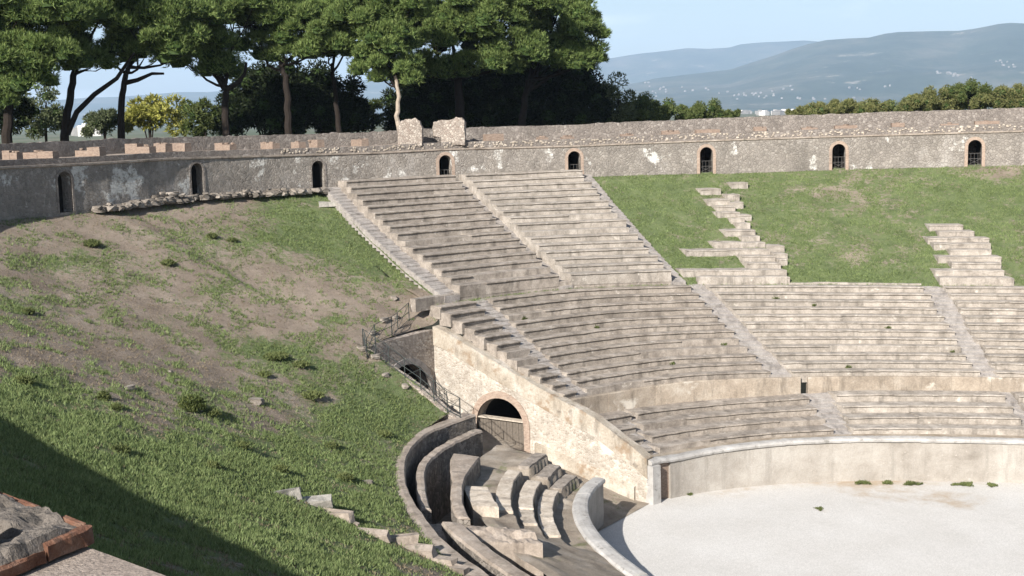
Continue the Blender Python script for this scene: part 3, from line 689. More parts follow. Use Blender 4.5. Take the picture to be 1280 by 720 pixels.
podium('short curved arena wall with thick white coping on the near side of the entrance gap', tN, rad(238), rad(238), False, zt=lambda t: ZP+.02)
# ================================================================== flank wall of the seating along the entrance
FT = [(-38.95,2.12),(-39.13,2.25),(-41.89,3.86),(-43.58,4.42),(-47,5.8),(-50.53,7.28),(-51.35,7.5)]
def ftop(x): return float(np.interp(-x, [-a for a, _ in FT], [b for _, b in FT]))
AX, AR, AS = -47.2, 1.42, 2.78      # arch centre, radius, spring height
flank = thing('flank_wall', (-45, 2.9, 1), 'pale rubble flank wall descending beside the entrance passage, with an arch in it', 'wall')
arch = [(AX+AR, 1.0)] + [(AX+AR*math.cos(a), AS+AR*.95*math.sin(a)) for a in np.linspace(0, PI, 17)] + [(AX-AR, 1.0)]
cx = []; x = -38.95
while x > AX+AR+.05: cx.append((x, None)); x -= .3
cx.append((AX+AR, None)); cx += arch; cx.append((AX-AR, None)); x = AX-AR-.2
while x > -51.3: cx.append((x, None)); x -= .3
cx.append((-51.3, None)); m = MB(); P = []
BH = .95
for x, z in cx:
    z0_ = 0.0 if z is None else z; z1_ = max(ftop(x)-BH, z0_+.02); P.append([(x, 2.6+.05*N3(x*1.5, zz*1.5), zz) if 0 < j < 5 else (x, 2.6, zz) for j in range(6) for zz in [z0_+(z1_-z0_)*j/5]])
m.grid(P); m.grid([[(x, 2.6, z), (x, 3.3, z)] for x, z in arch])
m.build('rubble_face', M['flank'], flank)
m = MB(); xs = np.arange(-38.95, -51.3, -.35)
m.sweep([[(x, 2.54, max(ftop(x)-BH+.08*N3(x*2, 3), .5)), (x, 2.52+.02*N3(x*3, 1), ftop(x)+.05*N3(x*1.7, 8)), (x, 3.12, ftop(x)+.05*N3(x*1.7, 8)), (x, 3.12, max(ftop(x)-BH-.1, .4))] for x in xs])
m.build('stained_coping', M['flankband'], flank)
m = MB(); ring = []
for j, (x, z) in enumerate(arch):
    if j in (0, len(arch)-1): ox, oz = x+(.34 if j == 0 else -.34), z
    else: a = PI*(j-1)/16; ox, oz = AX+(AR+.34)*math.cos(a), AS+(AR*.95+.34)*math.sin(a)
    ring.append([(x, 2.75, z), (x, 2.555, z), (ox, 2.555, oz), (ox, 2.75, oz)])
m.sweep(ring); m.build('brick_arch', M['brick_pink'], flank)
m = MB(); m.sweep([[(x, 2.45, -.2), (x, 2.45, max(.25, (-39.3-x)*.256+.62)), (x, 2.65, max(.3, (-39.3-x)*.256+.7)), (x, 2.65, -.2)] for x in np.arange(-39.6, AX+AR+.4, -.5)]); m.build('plinth', M['flankband'], flank)
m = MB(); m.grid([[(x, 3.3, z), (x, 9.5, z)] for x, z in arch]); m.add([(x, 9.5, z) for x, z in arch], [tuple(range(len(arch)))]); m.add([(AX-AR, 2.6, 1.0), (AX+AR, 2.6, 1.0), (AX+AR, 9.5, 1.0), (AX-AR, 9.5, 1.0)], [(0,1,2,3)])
m.build('shaded_vault', M['dark'], flank)
# fence closing the lower part of the arch
pf = thing('plank_fence', (AX, 2.75, 1.3), 'weathered brown plank fence closing the lower half of the flank arch', 'fence')
n = 15
for k in range(n):
    x = AX-AR+.08+(2*AR-.16)*(k+.5)/n; m = MB(); m.box((x, 2.78+.01*(k % 2), 1.05), (2*AR-.2)/n-.012, .035, 1.95+random.uniform(-.03, .03), 0, .004); m.build('plank', M['plank'], pf)
m = MB(); m.box((AX, 2.84, 2.2), 2*AR-.1, .05, .09); m.build('rail', M['plank'], pf)
m = MB(); m.box((AX, 2.83, 3.01), 2*AR-.1, .42, .07, 0, .01); m.build('top_board', M['block'], pf)
# tunnel front
tp = thing('tunnel_portal', (-51.2, .2, 3), 'grey masonry front with the dark arched mouth of the entrance tunnel', 'tunnel mouth')
TY, TR_, TS = .22, 2.0, 3.95
arch2 = [(TY-TR_, 2.6)] + [(TY-TR_*math.cos(a), TS+TR_*.97*math.sin(a)) for a in np.linspace(0, PI, 17)] + [(TY+TR_, 2.6)]
m = MB(); c2 = [(-3.3, None), (-2.6, None), (TY-TR_, None)]+arch2+[(TY+TR_, None), (2.58, None)]
m.grid([[(-51.2, y, z0_), (-51.2, y, (z0_+7.25)/2 if z0_ < 7.1 else 7.2), (-51.2, y, 7.28)] for y, z in c2 for z0_ in [2.0 if z is None else z]])
m.grid([[(-51.2, y, 7.28), (-52.0, y, 7.34)] for y in np.linspace(-3.3, 2.58, 8)])
m.grid([[(-51.2, y, z), (-51.9, y, z)] for y, z in arch2]); m.build('portal_face', M['ruin'], tp)
m = MB(); ring = []
for j, (y, z) in enumerate(arch2):
    if j in (0, len(arch2)-1): oy, oz = y+(-.3 if j == 0 else .3), z
    else: a = PI*(j-1)/16; oy, oz = TY-(TR_+.3)*math.cos(a), TS+(TR_*.97+.3)*math.sin(a)
    ring.append([(-51.4, y, z), (-51.12, y, z), (-51.12, oy, oz), (-51.4, oy, oz)])
m.sweep(ring); m.build('arch_ring', M['step'], tp)
m = MB(); m.grid([[(-51.9, y, z), (-61, y, z)] for y, z in arch2]); m.add([(-61, y, z) for y, z in arch2], [tuple(range(len(arch2)))]); m.build('shaded_vault', M['dark'], tp)
# rubble wall holding the bank along the near side of the passage
m = MB(); pl = [(-51.9,-2.95,7.15), (-51.0,-2.9,7.15), (-49.2,-3.2,6.5), (-47.3,-3.3,5.65), (-45.9,-3.2,4.7), (-45.4,-2.9,4.4)]
pts = [np.array(pl[i])+(np.array(pl[i+1])-np.array(pl[i]))*f for i in range(len(pl)-1) for f in np.linspace(0, 1, 6)[:-1]]+[np.array(pl[-1])]
m.sweep([[(p[0]+.05, p[1]+.25, 1.2), (p[0]+.05, p[1]+.22+.05*N3(p[0]*2, 1), p[2]+.03+.06*N3(p[0]*3, 5)), (p[0]-.1, p[1]-.25, p[2]+.08+.05*N3(p[0]*3, 7)), (p[0]-.1, p[1]-.3, 1.2)] for p in pts])
tag(m.build('passage_wall', M['ruin']), 'rough wall edge holding the grass bank beside the tunnel mouth, under the railing', 'wall')
# ================================================================== ruined seating wedge on the near side of the entrance
def fn(tab): return lambda t: float(np.interp(math.degrees(t), [a for a, _ in tab], [b for _, b in tab]))
def bandwall(name, label, rin, rout, zb, zt, ta, tb, mat, cat='wall', jit=.03, rough=.04):
    m = MB(); T = np.linspace(rad(ta), rad(tb), int(abs(tb-ta)*2.2)+4); secs = []
    for t in T:
        ri, ro = rin(t), rout(t); a, b = e1(t, ri), e1(t, ro); w = rough*N3(*a, 2, 1.1); v = rough*N3(*b, 7, 1.3)
        z = zt(t) if callable(zt) else zt; n = nrm(t, A1, B1)
        secs.append(([(*(a-n*.02), zb), (*(a+n*w), z-.10+v), (*(b+n*v), z-.10+w), (*b, zb)], [(*(a+n*(w-.015)), z-.09+v), (*(a+n*(.04+w)), z+v), (*((a+b)/2), z+v*.5+.02), (*(b-n*(.04-v)), z+w), (*(b+n*(v+.015)), z-.09+w)]))
    mid = secs[len(secs)//2][1][2]; o = thing(name, (mid[0], mid[1], mid[2]-2), label, cat)
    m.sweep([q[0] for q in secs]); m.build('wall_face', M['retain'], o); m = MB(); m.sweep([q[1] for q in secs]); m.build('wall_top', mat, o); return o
r_in = fn([(185,1.036),(187,1.04),(193.7,1.061),(200.7,1.073),(206,1.080),(212.7,1.092),(217,1.099),(223,1.114),(228,1.122),(236,1.14),(258,1.16)])
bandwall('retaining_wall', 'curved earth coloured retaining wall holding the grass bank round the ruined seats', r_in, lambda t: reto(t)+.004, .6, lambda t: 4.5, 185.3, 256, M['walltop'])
W2 = fn([(186,1.030),(190,1.038),(193.5,1.047),(200.5,1.0635),(207.4,1.071),(213.4,1.083)])
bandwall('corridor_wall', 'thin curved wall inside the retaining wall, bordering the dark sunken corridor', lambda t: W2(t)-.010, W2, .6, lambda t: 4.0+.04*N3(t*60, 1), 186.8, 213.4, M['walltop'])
i1 = fn([(196,.998),(199,1.003),(206.4,1.021),(214,1.040)]); o1 = fn([(196,1.03),(197.2,1.030),(205,1.029),(214,1.052)])
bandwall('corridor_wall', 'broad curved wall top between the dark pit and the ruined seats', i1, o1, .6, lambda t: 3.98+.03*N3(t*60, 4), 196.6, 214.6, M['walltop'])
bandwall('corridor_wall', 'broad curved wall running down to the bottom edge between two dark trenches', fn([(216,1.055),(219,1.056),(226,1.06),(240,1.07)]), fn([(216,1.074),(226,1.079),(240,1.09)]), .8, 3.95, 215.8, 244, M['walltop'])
m = MB()
m.sweep([[(*e1(rad(213.7), r), .6)] + [(*e1(rad(213.7+.42*q), r), 3.5+.22*(1-abs(q-4)/4)+.14*N3(r*70, q*.7)+.08*N3(r*200, q*1.9)) for q in range(9)] + [(*e1(rad(217.1), r), .6)] for r in np.linspace(.985, 1.084, 30)])
tag(m.build('cross_wall', M['walltop']), 'rough rubble cross wall closing the near end of the dark pit', 'wall')
m = MB(); T = np.linspace(rad(184), rad(246), 70)
m.grid([[(*e1(t, r), 1.1) for r in (1.0, 1.05, 1.09, 1.16)] for t in T]); tag(m.build('corridor_floor', M['dirt'], smooth=True), kind='structure')
UK = [fn([(187,.19),(192,.23),(194,.27),(208,.40),(213,.43)]), fn([(187,.36),(192.5,.38),(194,.43),(207,.57),(213,.6)]), fn([(187,.50),(192.5,.55),(194,.61),(207,.77),(213,.8)])]
LV = [2.0, 2.42, 2.8, 3.2]
def wz(t, u):
    d = math.degrees(t); lin = 1.86+1.42*min(max(u, 0), 1)
    st = LV[sum(u > k(t)-.004 for k in UK)]+.12*max(0, u-.8)
    w = 1 if (186.5 < d < 192.8 or 193.8 < d < 208.5) else .35 if d < 194 else max(0, 1-(d-208.5)/2) ; return lin*(1-w)+st*w
m = MB(); T = np.linspace(rad(185.2), rad(244), 160); U = np.linspace(.03, 1.06, 110)
m.grid([[(*el(t, u), wz(t, u)+.06*N3(*el(t, u), 3, .7)+.04*N3(*el(t, u), 3, 2.2)-.05) for u in U] for t in T])
tag(m.build('sunken_ground', M['dirt'], smooth=True), kind='structure')
def wedge(label, rows, mat=M['block']):
    o = thing('ruined_seating', (*el(rad(rows[0][2]), .3), 2), label, 'seating', 'ruined seats near the arena entrance')
    for u0, u1, ta, tb, z in rows: seat_row(o, u0, u1, lambda t, z=z: z, .3, rad(ta), rad(tb), mat, oh=-.0, wear=1.8, deep=.5)
    return o
kk = lambda i, d: (lambda t: UK[i](t)+d)
wedge('three short leftover seat ends beside the entrance passage, above the earth gap', [(kk(i, 0), kk(i, .09), 187.0, 192.6, LV[i+1]+.03) for i in range(3)], M['tuff'])
wedge('three pale broken curved seat rows in the middle of the sunken wedge', [(kk(i, 0), kk(i, .105), 193.9+.3*i, 208.3-.4*i, LV[i+1]+.04) for i in range(3)])
wedge('single thick pale seat block standing between the broken rows and the curved wall', [(.93, 1.07, 203.6, 209.0, 3.62)])
so = thing('stairway', (*el(rad(214), .6), 2.3), 'short flight of worn stone steps descending towards the near arena wall', 'stairway', 'stairways between the seating wedges')
for k in range(6):
    u0 = .46+.1*k; tc = 214.4-(u0-.46)*5; m = MB(); secs = []
    for t in np.linspace(rad(tc-1.1), rad(tc+1.1), 4):
        z = 2.30+.15*k+random.gauss(0, .01); secs.append([(*el(t, u0), z), (*el(t, u0), z-.6), (*el(t, u0+.13), z-.6), (*el(t, u0+.085), z)])
    m.sweep(secs); m.build('step', M['slab'], so)
# stones lying on the grass bank
def near_hit(x, y, b=bvh_l):
    for r in range(0, 60, 2):
        for dx, dy in ((0,0),(0,-r),(-r,0),(-r,-r),(r,0),(0,r)):
            h = hit(x+dx, y+dy, b)
            if h is not None: return h
LINE = [(352,618,.72,.40),(383,628,.95,.34),(413,643,.85,.4),(436,653,.5,.3),(462,668,.8,.36),(489,675,1.0,.4),(513,686,.95,.45),(538,698,1.0,.5),(560,709,.95,.5)]
for k, (x, y, a, b) in enumerate(LINE):
    P, D = near_hit(x, y); nx = LINE[min(k+1, len(LINE)-1)]; pv = LINE[max(k-1, 0)]
    Q, _ = near_hit(nx[0], nx[1]); R_, _ = near_hit(pv[0], pv[1]); ang = math.atan2(Q[1]-R_[1], Q[0]-R_[0])
    m = MB(); m.box((P[0], P[1], P[2]-.2), a*1.65, b*.75, .30, ang+random.uniform(-.12,.12), .08)
    nm = ['topmost', 'second', 'third', 'fourth', 'fifth', 'sixth', 'seventh', 'eighth', 'lowest'][k]
    tag(m.build('stone_slab', M['walltop'] if k > 1 else M['slab']), f'{nm} stone from the top in the line of slabs on the lower grass bank', 'stone slab', 'line of slabs on the grass bank')
P, D = hit(409, 257); m = MB(); m.box((P[0], P[1], P[2]-.05), 1.0, .7, .28, .9, .06); tag(m.build('stone_slab', M['slab']), 'loose grey slab lying at the top left corner of the seats', 'stone slab')
for x, y, s in [(213,465,.12),(162,487,.22),(320,504,.3),(215,375,.1),(460,605,.2),(480,402,.3),(495,398,.2),(465,418,.25),(452,437,.22),(470,447,.25),(482,470,.2),(506,484,.22),(60,240,.0),(492,374,.25)]:
    h = hit(x, y, bvh_l)
    if h is None or s == 0: continue
    P = h[0]; m = MB(); m.stone((P[0], P[1], P[2]+s*.25), s*1.2, s*.8, s*.5, random.random()*3, .2)
    tag(m.build('loose_stone', M['rubble']), 'small loose stone lying on the left grass bank', 'stone', 'loose stones on the left bank')

# railings
def railing(label, pts, h=.95, extra=True):
    pts = [np.array(p, float) for p in pts]; o = thing('metal_railing', pts[0], label, 'railing')
    for p in pts:
        m = MB(); m.tube([p-np.array([0,0,.3]), p+np.array([0,0,h])], .022, 6); m.build('post', M['iron'], o)
    for z in (h, h*.52, h*.1):
        m = MB(); m.tube([p+np.array([0,0,z]) for p in pts], .016, 6); m.build('rail', M['iron'], o)
    if extra:
        for a, b in zip(pts[:-1], pts[1:]):
            m = MB(); m.tube([a+np.array([0,0,.1*h]), b+np.array([0,0,h*.95])], .012, 5); m.build('brace', M['iron'], o)
    return o
def on(b, p): z = drop(p[0], p[1], b); return np.array([p[0], p[1], z if z is not None else p[2]])
fence1 = [near_hit(x, y)[0] for x, y in ((459,449),(479,440),(500,430))]+[np.array((-51.9,.6,7.45)), np.array((-52.2,1.9,7.75))]
railing('dark metal railing along the earth edge above the tunnel mouth', fence1)
pl2 = [np.array(p)+np.array([-.05,-.15,.1]) for p in pl]
railing('dark metal railing descending beside the tunnel mouth to the arch', [pl2[1], (pl2[1]+pl2[2])/2, pl2[2], (pl2[2]+pl2[3])/2, pl2[3], (pl2[3]+pl2[4])/2, pl2[4], pl2[5]])
railing('short dark metal railing corner at the upper end of the passage wall', [fence1[0], (fence1[0]+pl2[1])/2+np.array([0,0,.05]), pl2[1]], extra=True)

# ================================================================== foliage helpers
def tufts(cs, rs, n, k=5, ln=.38, w=.05, sq=.72, up=.45, lowcut=-.45, rng=RNG, shell=(.72, 1.02)):
    cs = np.asarray(cs); rs = np.asarray(rs); ci = np.repeat(np.arange(len(cs)), n); N = len(ci)
    d = rng.normal(size=(N, 3)); d /= np.linalg.norm(d, axis=1)[:, None]
    bad = d[:, 2] < lowcut; d[bad, 2] *= -1
    q = d*np.array([1, 1, sq]); P = cs[ci] + q*(rs[ci]*rng.uniform(*shell, N))[:, None]
    P = np.repeat(P, k, 0); D = np.repeat(d, k, 0)*.8 + rng.normal(size=(N*k, 3))*.55; D[:, 2] += up
    D /= np.linalg.norm(D, axis=1)[:, None]; S = np.cross(D, rng.normal(size=(N*k, 3))); S /= np.linalg.norm(S, axis=1)[:, None]
    L = ln*rng.uniform(.6, 1.25, N*k)[:, None]
    return np.stack([P-S*w, P+S*w, P+D*L], 1).reshape(-1, 3)
def tri(V): return np.arange(len(V)).reshape(-1, 3)
def cores(cs, rs, s=.72, sq=.7):
    m = MB()
    for c, r in zip(cs, rs):
        secs = []; m0 = []
        n = 7
        V = [(c[0], c[1], c[2]+r*s*sq)]; F = []
        for i in range(1, 4):
            th = PI*i/4
            for j in range(n):
                fi = 2*PI*j/n+i*.5; g = r*s*random.uniform(.85, 1.12); V.append((c[0]+g*math.sin(th)*math.cos(fi), c[1]+g*math.sin(th)*math.sin(fi), c[2]+g*sq*math.cos(th)))
        V.append((c[0], c[1], c[2]-r*s*sq*.8))
        for j in range(n): F.append((0, 1+j, 1+(j+1) % n)); F.append((len(V)-1, 1+2*n+(j+1) % n, 1+2*n+j))
        for i in range(2):
            for j in range(n): a = 1+i*n+j; b = 1+i*n+(j+1) % n; F.append((a, a+n, b+n, b))
        m.add(V, F)
    return m
def lobe_clumps(L, D, rc, dens=1.0, bottom=-.35):
    x, y, rx, ry = L[:4]; dD = L[4] if len(L) > 4 else 0
    c = at_d(x, y, D+dD); RX, RZ = rx*(D+dD)/FPX, ry*(D+dD)/FPX; RY = min(RX, 6.5)
    n = max(5, int(dens*(RX*RZ+RX*RY)*.95/(rc*rc))); out = []
    g = PI*(3-math.sqrt(5))
    for i in range(n):
        z = 1-(1-bottom)*(i+.5)/n; r = math.sqrt(max(0, 1-z*z)); a = g*i+random.uniform(-.3, .3)
        k = random.uniform(.72, 1.0); lx, ly = r*math.cos(a)*RX*k, r*math.sin(a)*RY*k
        out.append((c[0]+lx*RT[0]+ly*fw[0], c[1]+lx*RT[1]+ly*fw[1], c[2]+z*RZ*k+random.uniform(-.15, .15)))
    return c, out
def pine(label, trunkpx, D, lobes, r0=.36, bark=None, rc=.82, needles=230, limbs=None, leafmat=None):
    base = at_d(trunkpx[0][0], trunkpx[0][1], D); base[2] = 12.9
    r0 *= .78; o = thing('umbrella_pine', base, label, 'pine tree', 'umbrella pines behind the wall')
    pts = [base]+[at_d(x, y, D) for x, y in trunkpx]; m = MB(); n = len(pts)
    fp = []
    for i in range(n-1):
        for f in np.linspace(0, 1, 5)[:-1]: fp.append(pts[i]+(pts[i+1]-pts[i])*f+np.array([random.gauss(0, .03), random.gauss(0, .03), 0]))
    fp.append(pts[-1]); m.tube(fp, list(np.linspace(r0*1.15, r0*.62, len(fp))), 9); m.build('trunk', bark or M['bark'], o)
    cs, rs = [], []; m = MB(); top = pts[-1]
    for L in lobes:
        c, cl = lobe_clumps(L, D, rc, 1.2)
        for q in cl: cs.append(q); rs.append(rc*random.uniform(.55, 1.4))
        a = fp[max(0, len(fp)-1-random.randint(0, 3))]; tip = c+np.array([0, 0, -L[3]*D/FPX*.25]); mid = (a+tip)/2+np.array([random.uniform(-.4,.4), random.uniform(-.4,.4), -.25])
        m.tube([a, (a+mid)/2+np.array([0,0,-.1]), mid, tip], [r0*.5, r0*.38, r0*.3, r0*.12], 6)
        for _ in range(4):
            q = cl[random.randrange(len(cl))]; q = np.array(q); s = mid+(tip-mid)*random.random(); m.tube([s, (s+q)/2+np.array([0,0,-.2]), q], [r0*.2, r0*.14, .03], 5)
    m.build('branch', bark if bark is None else M['bark'], o) if False else m.build('branch', M['bark'], o)
    for path in limbs or []:
        m = MB(); pp = [at_d(x, y, D) for x, y in path]; m.tube(pp, list(np.linspace(r0*.75, r0*.3, len(pp))), 8); m.build('limb', M['bark'], o)
    V = tufts(cs, rs, needles, 5, .30, .028, .8, .7, shell=(.62, 1.12))
    cr = npmesh('crown', V, tri(V), leafmat or M['needle'], o)
    cores(cs, rs).build('foliage_core', M['needle_core'], cr)
    return o
G = [0]
pine('umbrella pine at the far left edge with dense dark foliage reaching low', [(8,168),(12,120),(15,90)], 76, [(5,20,60,38),(15,80,52,34),(-45,60,60,60),(62,70,36,28),(70,22,40,26),(38,108,30,18),(-10,125,34,26)], .4)
pine('umbrella pine with a black trunk and a long limb leaning right', [(80,170),(86,130),(92,95),(98,70)], 80, [(105,18,46,26),(84,62,34,26),(112,82,26,14),(70,-10,50,22),(140,-12,50,18)], .34, limbs=[[(84,168),(96,140),(118,118),(146,98),(158,80),(168,66)]])
pine('umbrella pine with a thin straight black trunk beside the yellow shrub', [(151,170),(153,125),(156,98),(160,84)], 82, [(192,45,54,24),(160,26,38,20),(228,66,24,15),(150,62,22,15),(205,20,45,20),(180,70,30,12)], .3, limbs=[[(155,104),(172,100),(190,92),(205,92)]])
pine('umbrella pine with a forked trunk left of the dark thicket', [(283,168),(281,130),(283,112),(280,100)], 86, [(238,76,34,20),(262,58,32,22),(292,18,48,26),(255,14,50,24),(275,88,22,10),(225,30,36,22)], .33, limbs=[[(283,112),(298,103),(306,92),(308,78)],[(281,112),(272,98),(262,88)]])
pine('umbrella pine with a dark trunk rising from the thicket', [(361,168),(360,125),(357,96),(350,80)], 88, [(328,60,28,24),(345,22,48,28),(385,38,40,26),(398,62,34,14),(365,66,26,12),(330,-8,50,20)], .34)
pine('umbrella pine with a thin trunk behind the thicket, middle of the row', [(423,165),(421,130),(417,100),(415,80)], 92, [(415,22,36,26),(440,38,30,24),(410,66,30,16),(425,-8,50,20)], .26)
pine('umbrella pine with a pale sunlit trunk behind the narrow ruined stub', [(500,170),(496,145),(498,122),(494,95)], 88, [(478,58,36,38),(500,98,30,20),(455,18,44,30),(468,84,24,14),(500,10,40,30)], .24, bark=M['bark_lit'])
pine('huge umbrella pine with a broad rounded crown and dark trunk, behind the wide ruined block', [(574,168),(575,130),(572,100),(568,82)], 97, [(540,48,58,40),(602,38,64,40),(560,2,74,34),(640,70,40,28),(522,90,34,18),(604,82,42,20),(640,6,60,36),(560,92,30,14)], .5)
pine('umbrella pine whose rounded crown ends the row at the right against the sky', [(650,168),(655,130),(660,100)], 101, [(702,32,46,34),(732,48,26,24),(668,8,50,34),(690,74,44,24),(718,78,30,18),(735,74,22,16),(700,4,30,22)], .42)
# shrubs and trees of other kinds
def leafy(name, label, cat, group, D, lobes, mat, leaf=.16, per=260, rc=.9, stem=True, z0=13.0, core=True, dens=.8):
    cs, rs = [], []
    for L in lobes:
        c, cl = lobe_clumps(L, D, rc, dens, -.7); rr = min(rc, L[2]*D/FPX*.6, L[3]*D/FPX*.8)
        for q in cl: cs.append(q); rs.append(rr*random.uniform(.7, 1.25))
    c = np.mean([at_d(L[0], L[1], D) for L in lobes], axis=0); o = thing(name, (c[0], c[1], z0), label, cat, group)
    m = MB(); m.tube([(c[0], c[1], z0), (c[0]+.1, c[1], (z0+c[2])/2), tuple(c)], [.16, .11, .05], 6)
    for q in cs[::7]: m.tube([(c[0]+.05, c[1], (z0+c[2])/2), tuple((np.array(q)+c)/2-np.array([0,0,.1])), q], [.07, .05, .015], 5)
    m.build('stem', M['bark'], o)
    V = tufts(cs, rs, per, 2, leaf*1.9, leaf*.42, .85, .15, -.9, shell=(.55, 1.1))
    cr = npmesh('foliage', V, tri(V), mat, o)
    if core: cores(cs, rs, .6, .8).build('foliage_core', M['needle_core'], cr)
    return o
OG = 'dark evergreen thicket under the pines'
for lab, lobes, D in [
  ('dark evergreen oak under the far left pine, beside the frame edge', [(0,140,34,34)], 84),
  ('dark round evergreen oak behind the forked and the dark pine trunks', [(318,120,34,36),(345,135,40,32),(330,150,50,24),(300,140,24,30),(350,105,30,26)], 98),
  ('dark evergreen oak between the dark and the thin pine trunks', [(395,135,40,36),(430,128,24,34),(400,152,50,22),(385,108,30,22),(440,150,24,22)], 100),
  ('dark evergreen oak left of the huge pine, behind the narrow ruined stub', [(520,128,36,30),(550,140,36,30),(530,152,50,22),(550,110,34,24)], 106),
  ('black shaded evergreen oak right of the huge pine trunk', [(615,125,44,42),(640,140,40,34),(600,150,50,24),(640,105,44,30)], 107),
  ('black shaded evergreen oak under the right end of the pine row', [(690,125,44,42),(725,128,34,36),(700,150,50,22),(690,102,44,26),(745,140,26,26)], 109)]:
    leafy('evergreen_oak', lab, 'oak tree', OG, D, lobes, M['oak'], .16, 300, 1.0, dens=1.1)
leafy('shrub_tree', 'grey green feathery tree just right of the last pine crown', 'small tree', None, 108, [(765,125,18,32),(780,138,14,22)], M['olive'], .12, 170, .7, core=False)
leafy('shrub_tree', 'greyish olive tree left of the first black pine trunk', 'small tree', None, 90, [(48,142,26,28),(62,155,22,20)], M['olive'], .13, 220, .8)
leafy('shrub', 'green shrub right of the leaning pine limb, left of the straight trunk', 'shrub', None, 96, [(122,157,16,12),(136,150,10,14)], M['olive'], .13, 220, .7)
leafy('shrub', 'bright yellow green shrub right of the straight pine trunk', 'shrub', None, 98, [(182,142,20,18),(208,148,24,22),(165,150,10,16)], M['yellow'], .17, 200, .7, core=False)
leafy('shrub', 'dark green shrub between the yellow shrub and the forked pine', 'shrub', None, 97, [(248,148,20,22),(262,155,16,18)], M['bush'], .13, 240, .8)
leafy('shrub', 'light green shrub in the gap left of the pale trunk', 'shrub', None, 104, [(464,146,14,24)], M['bush'], .13, 240, .7)
BG = 'bushes along the horizon behind the right part of the wall'
for lab, lobes, D, mt in [
  ('dark green bush just right of the feathery tree', [(800,138,20,18),(788,146,20,12),(812,148,16,10)], 112, 'bush'),
  ('feathery green bush, second right of the pines', [(828,140,20,14)], 116, 'bush'),
  ('pair of rounded feathery bushes left of the white town', [(864,142,16,11),(885,141,20,13),(905,147,14,8)], 118, 'bush'),
  ('low brownish bush directly right of the white town', [(1010,143,20,8),(1035,139,24,11),(1055,138,20,12)], 120, 'bushbrown'),
  ('long low olive bush with a flat top, middle of the right bushes', [(1078,139,26,11),(1102,138,22,10)], 119, 'bushbrown'),
  ('low yellowish bush left of the tall olive bush', [(1126,138,26,10)], 118, 'weed'),
  ('tall olive brown bush left of the bright tree top', [(1150,133,24,13),(1175,127,24,16),(1192,130,18,14)], 117, 'bushbrown'),
  ('tree top with bright green crown, highest of the right bushes', [(1208,119,22,14),(1224,124,24,16)], 116, 'bush'),
  ('wide olive brown bush at the right edge of the frame', [(1244,126,22,14),(1265,124,26,16),(1292,126,28,16)], 115, 'bushbrown')]:
    lobes = lobes + [(x+random.uniform(-1, 1)*rx, y+random.uniform(-.2, .5)*ry, rx*random.uniform(.35, .7), ry*random.uniform(.4, .8), random.uniform(-2, 2)) for x, y, rx, ry in lobes for _ in range(3)]
    leafy('bush', lab, 'bush', BG, D, lobes, M[mt], .10, 190, .55, core=True)

# weeds and grass
def weed(label, x, y, w, h, mat=M['weed'], group='weed clumps on the left bank', n=None):
    P, D = near_hit(x, y); k = D/FPX; rx, rz = w*k/2, h*k
    n = n or int(160+rx*rz*1600); rng = RNG
    q = rng.normal(size=(n, 3)); q /= np.linalg.norm(q, axis=1)[:, None]; q *= rng.random((n, 1))**.5; B = q*np.array([rx, rx, rz*.8])*.75; B[:, 2] = np.abs(B[:, 2]); B += P
    o = tag(npmesh('weed', *(lambda V: (V, tri(V)))(tufts(B, np.full(n, .05), 1, 3, .13, .028, 1, .5, -.3)), mat), label, 'weed', group); return o
weed('large dark leafy weed clump in the middle of the left bank', 240, 512, 44, 26, M['bush'], None)
for x, y, w, h in [(265,520,26,12),(130,500,16,14),(145,512,14,6),(345,448,46,9),(390,497,40,10),(210,331,22,9),(115,308,26,12),(265,297,18,7),(290,302,16,5),(376,458,30,8),(330,470,20,6),(35,392,20,7),(430,600,30,9),(415,560,24,8),(300,560,30,8),(265,585,24,8),(480,545,26,8),(150,565,28,9),(350,590,26,9),(30,480,30,12)]:
    weed('leafy green weed clump growing on the left grass bank', x, y, w, h)
for x, y, w in [(860,617,16),(932,606,8),(1078,604,24),(1110,604,16),(1140,605,26),(1205,606,34),(1240,607,14),(1024,636,14)]:
    P = at_z(x, y, .02); k = proj(P)[2]/FPX; n = int(w*15); fi = RNG.uniform(0, 2*PI, n); q = np.sqrt(RNG.random(n))*(.62+.25*np.sin(fi*3+x)+.13*np.sin(fi*7+y)); lx, ly = q*np.cos(fi)*w*k*.55, q*np.sin(fi)*.38
    B = np.stack([lx*RT[0]+ly*fw[0], lx*RT[1]+ly*fw[1], np.full(n, .0)], 1)+P
    V = tufts(B, np.full(n, .02), 1, 3, .11 if y < 630 else .05, .014, 1, .8, -.1); tag(npmesh('weed', V, tri(V), M['weed']), 'green tuft growing out of the gravel near the foot of the arena wall', 'weed', 'weeds on the arena gravel')
for x, f in [(745,.55),(1018,.72),(905,.3),(1110,.5),(840,.2),(655,.75),(1190,.28),(970,.85),(1060,.12)]:
    u = MB0+(MB1-MB0)*round(f*12)/12; t = t_px(x, u, ZIT+f*4); e = el(t, u); P = np.array([e[0], e[1], zm0(t)+(zm1(t)-zm0(t))*round(f*12)/12])
    V = tufts([P], [.16], 46, 3, .13, .022, .6, .5, -.1, shell=(.1, 1)); tag(npmesh('weed', V, tri(V), M['weed']), 'small green weed rooted in a joint of the middle seat rows', 'weed', 'weeds in the seat joints')
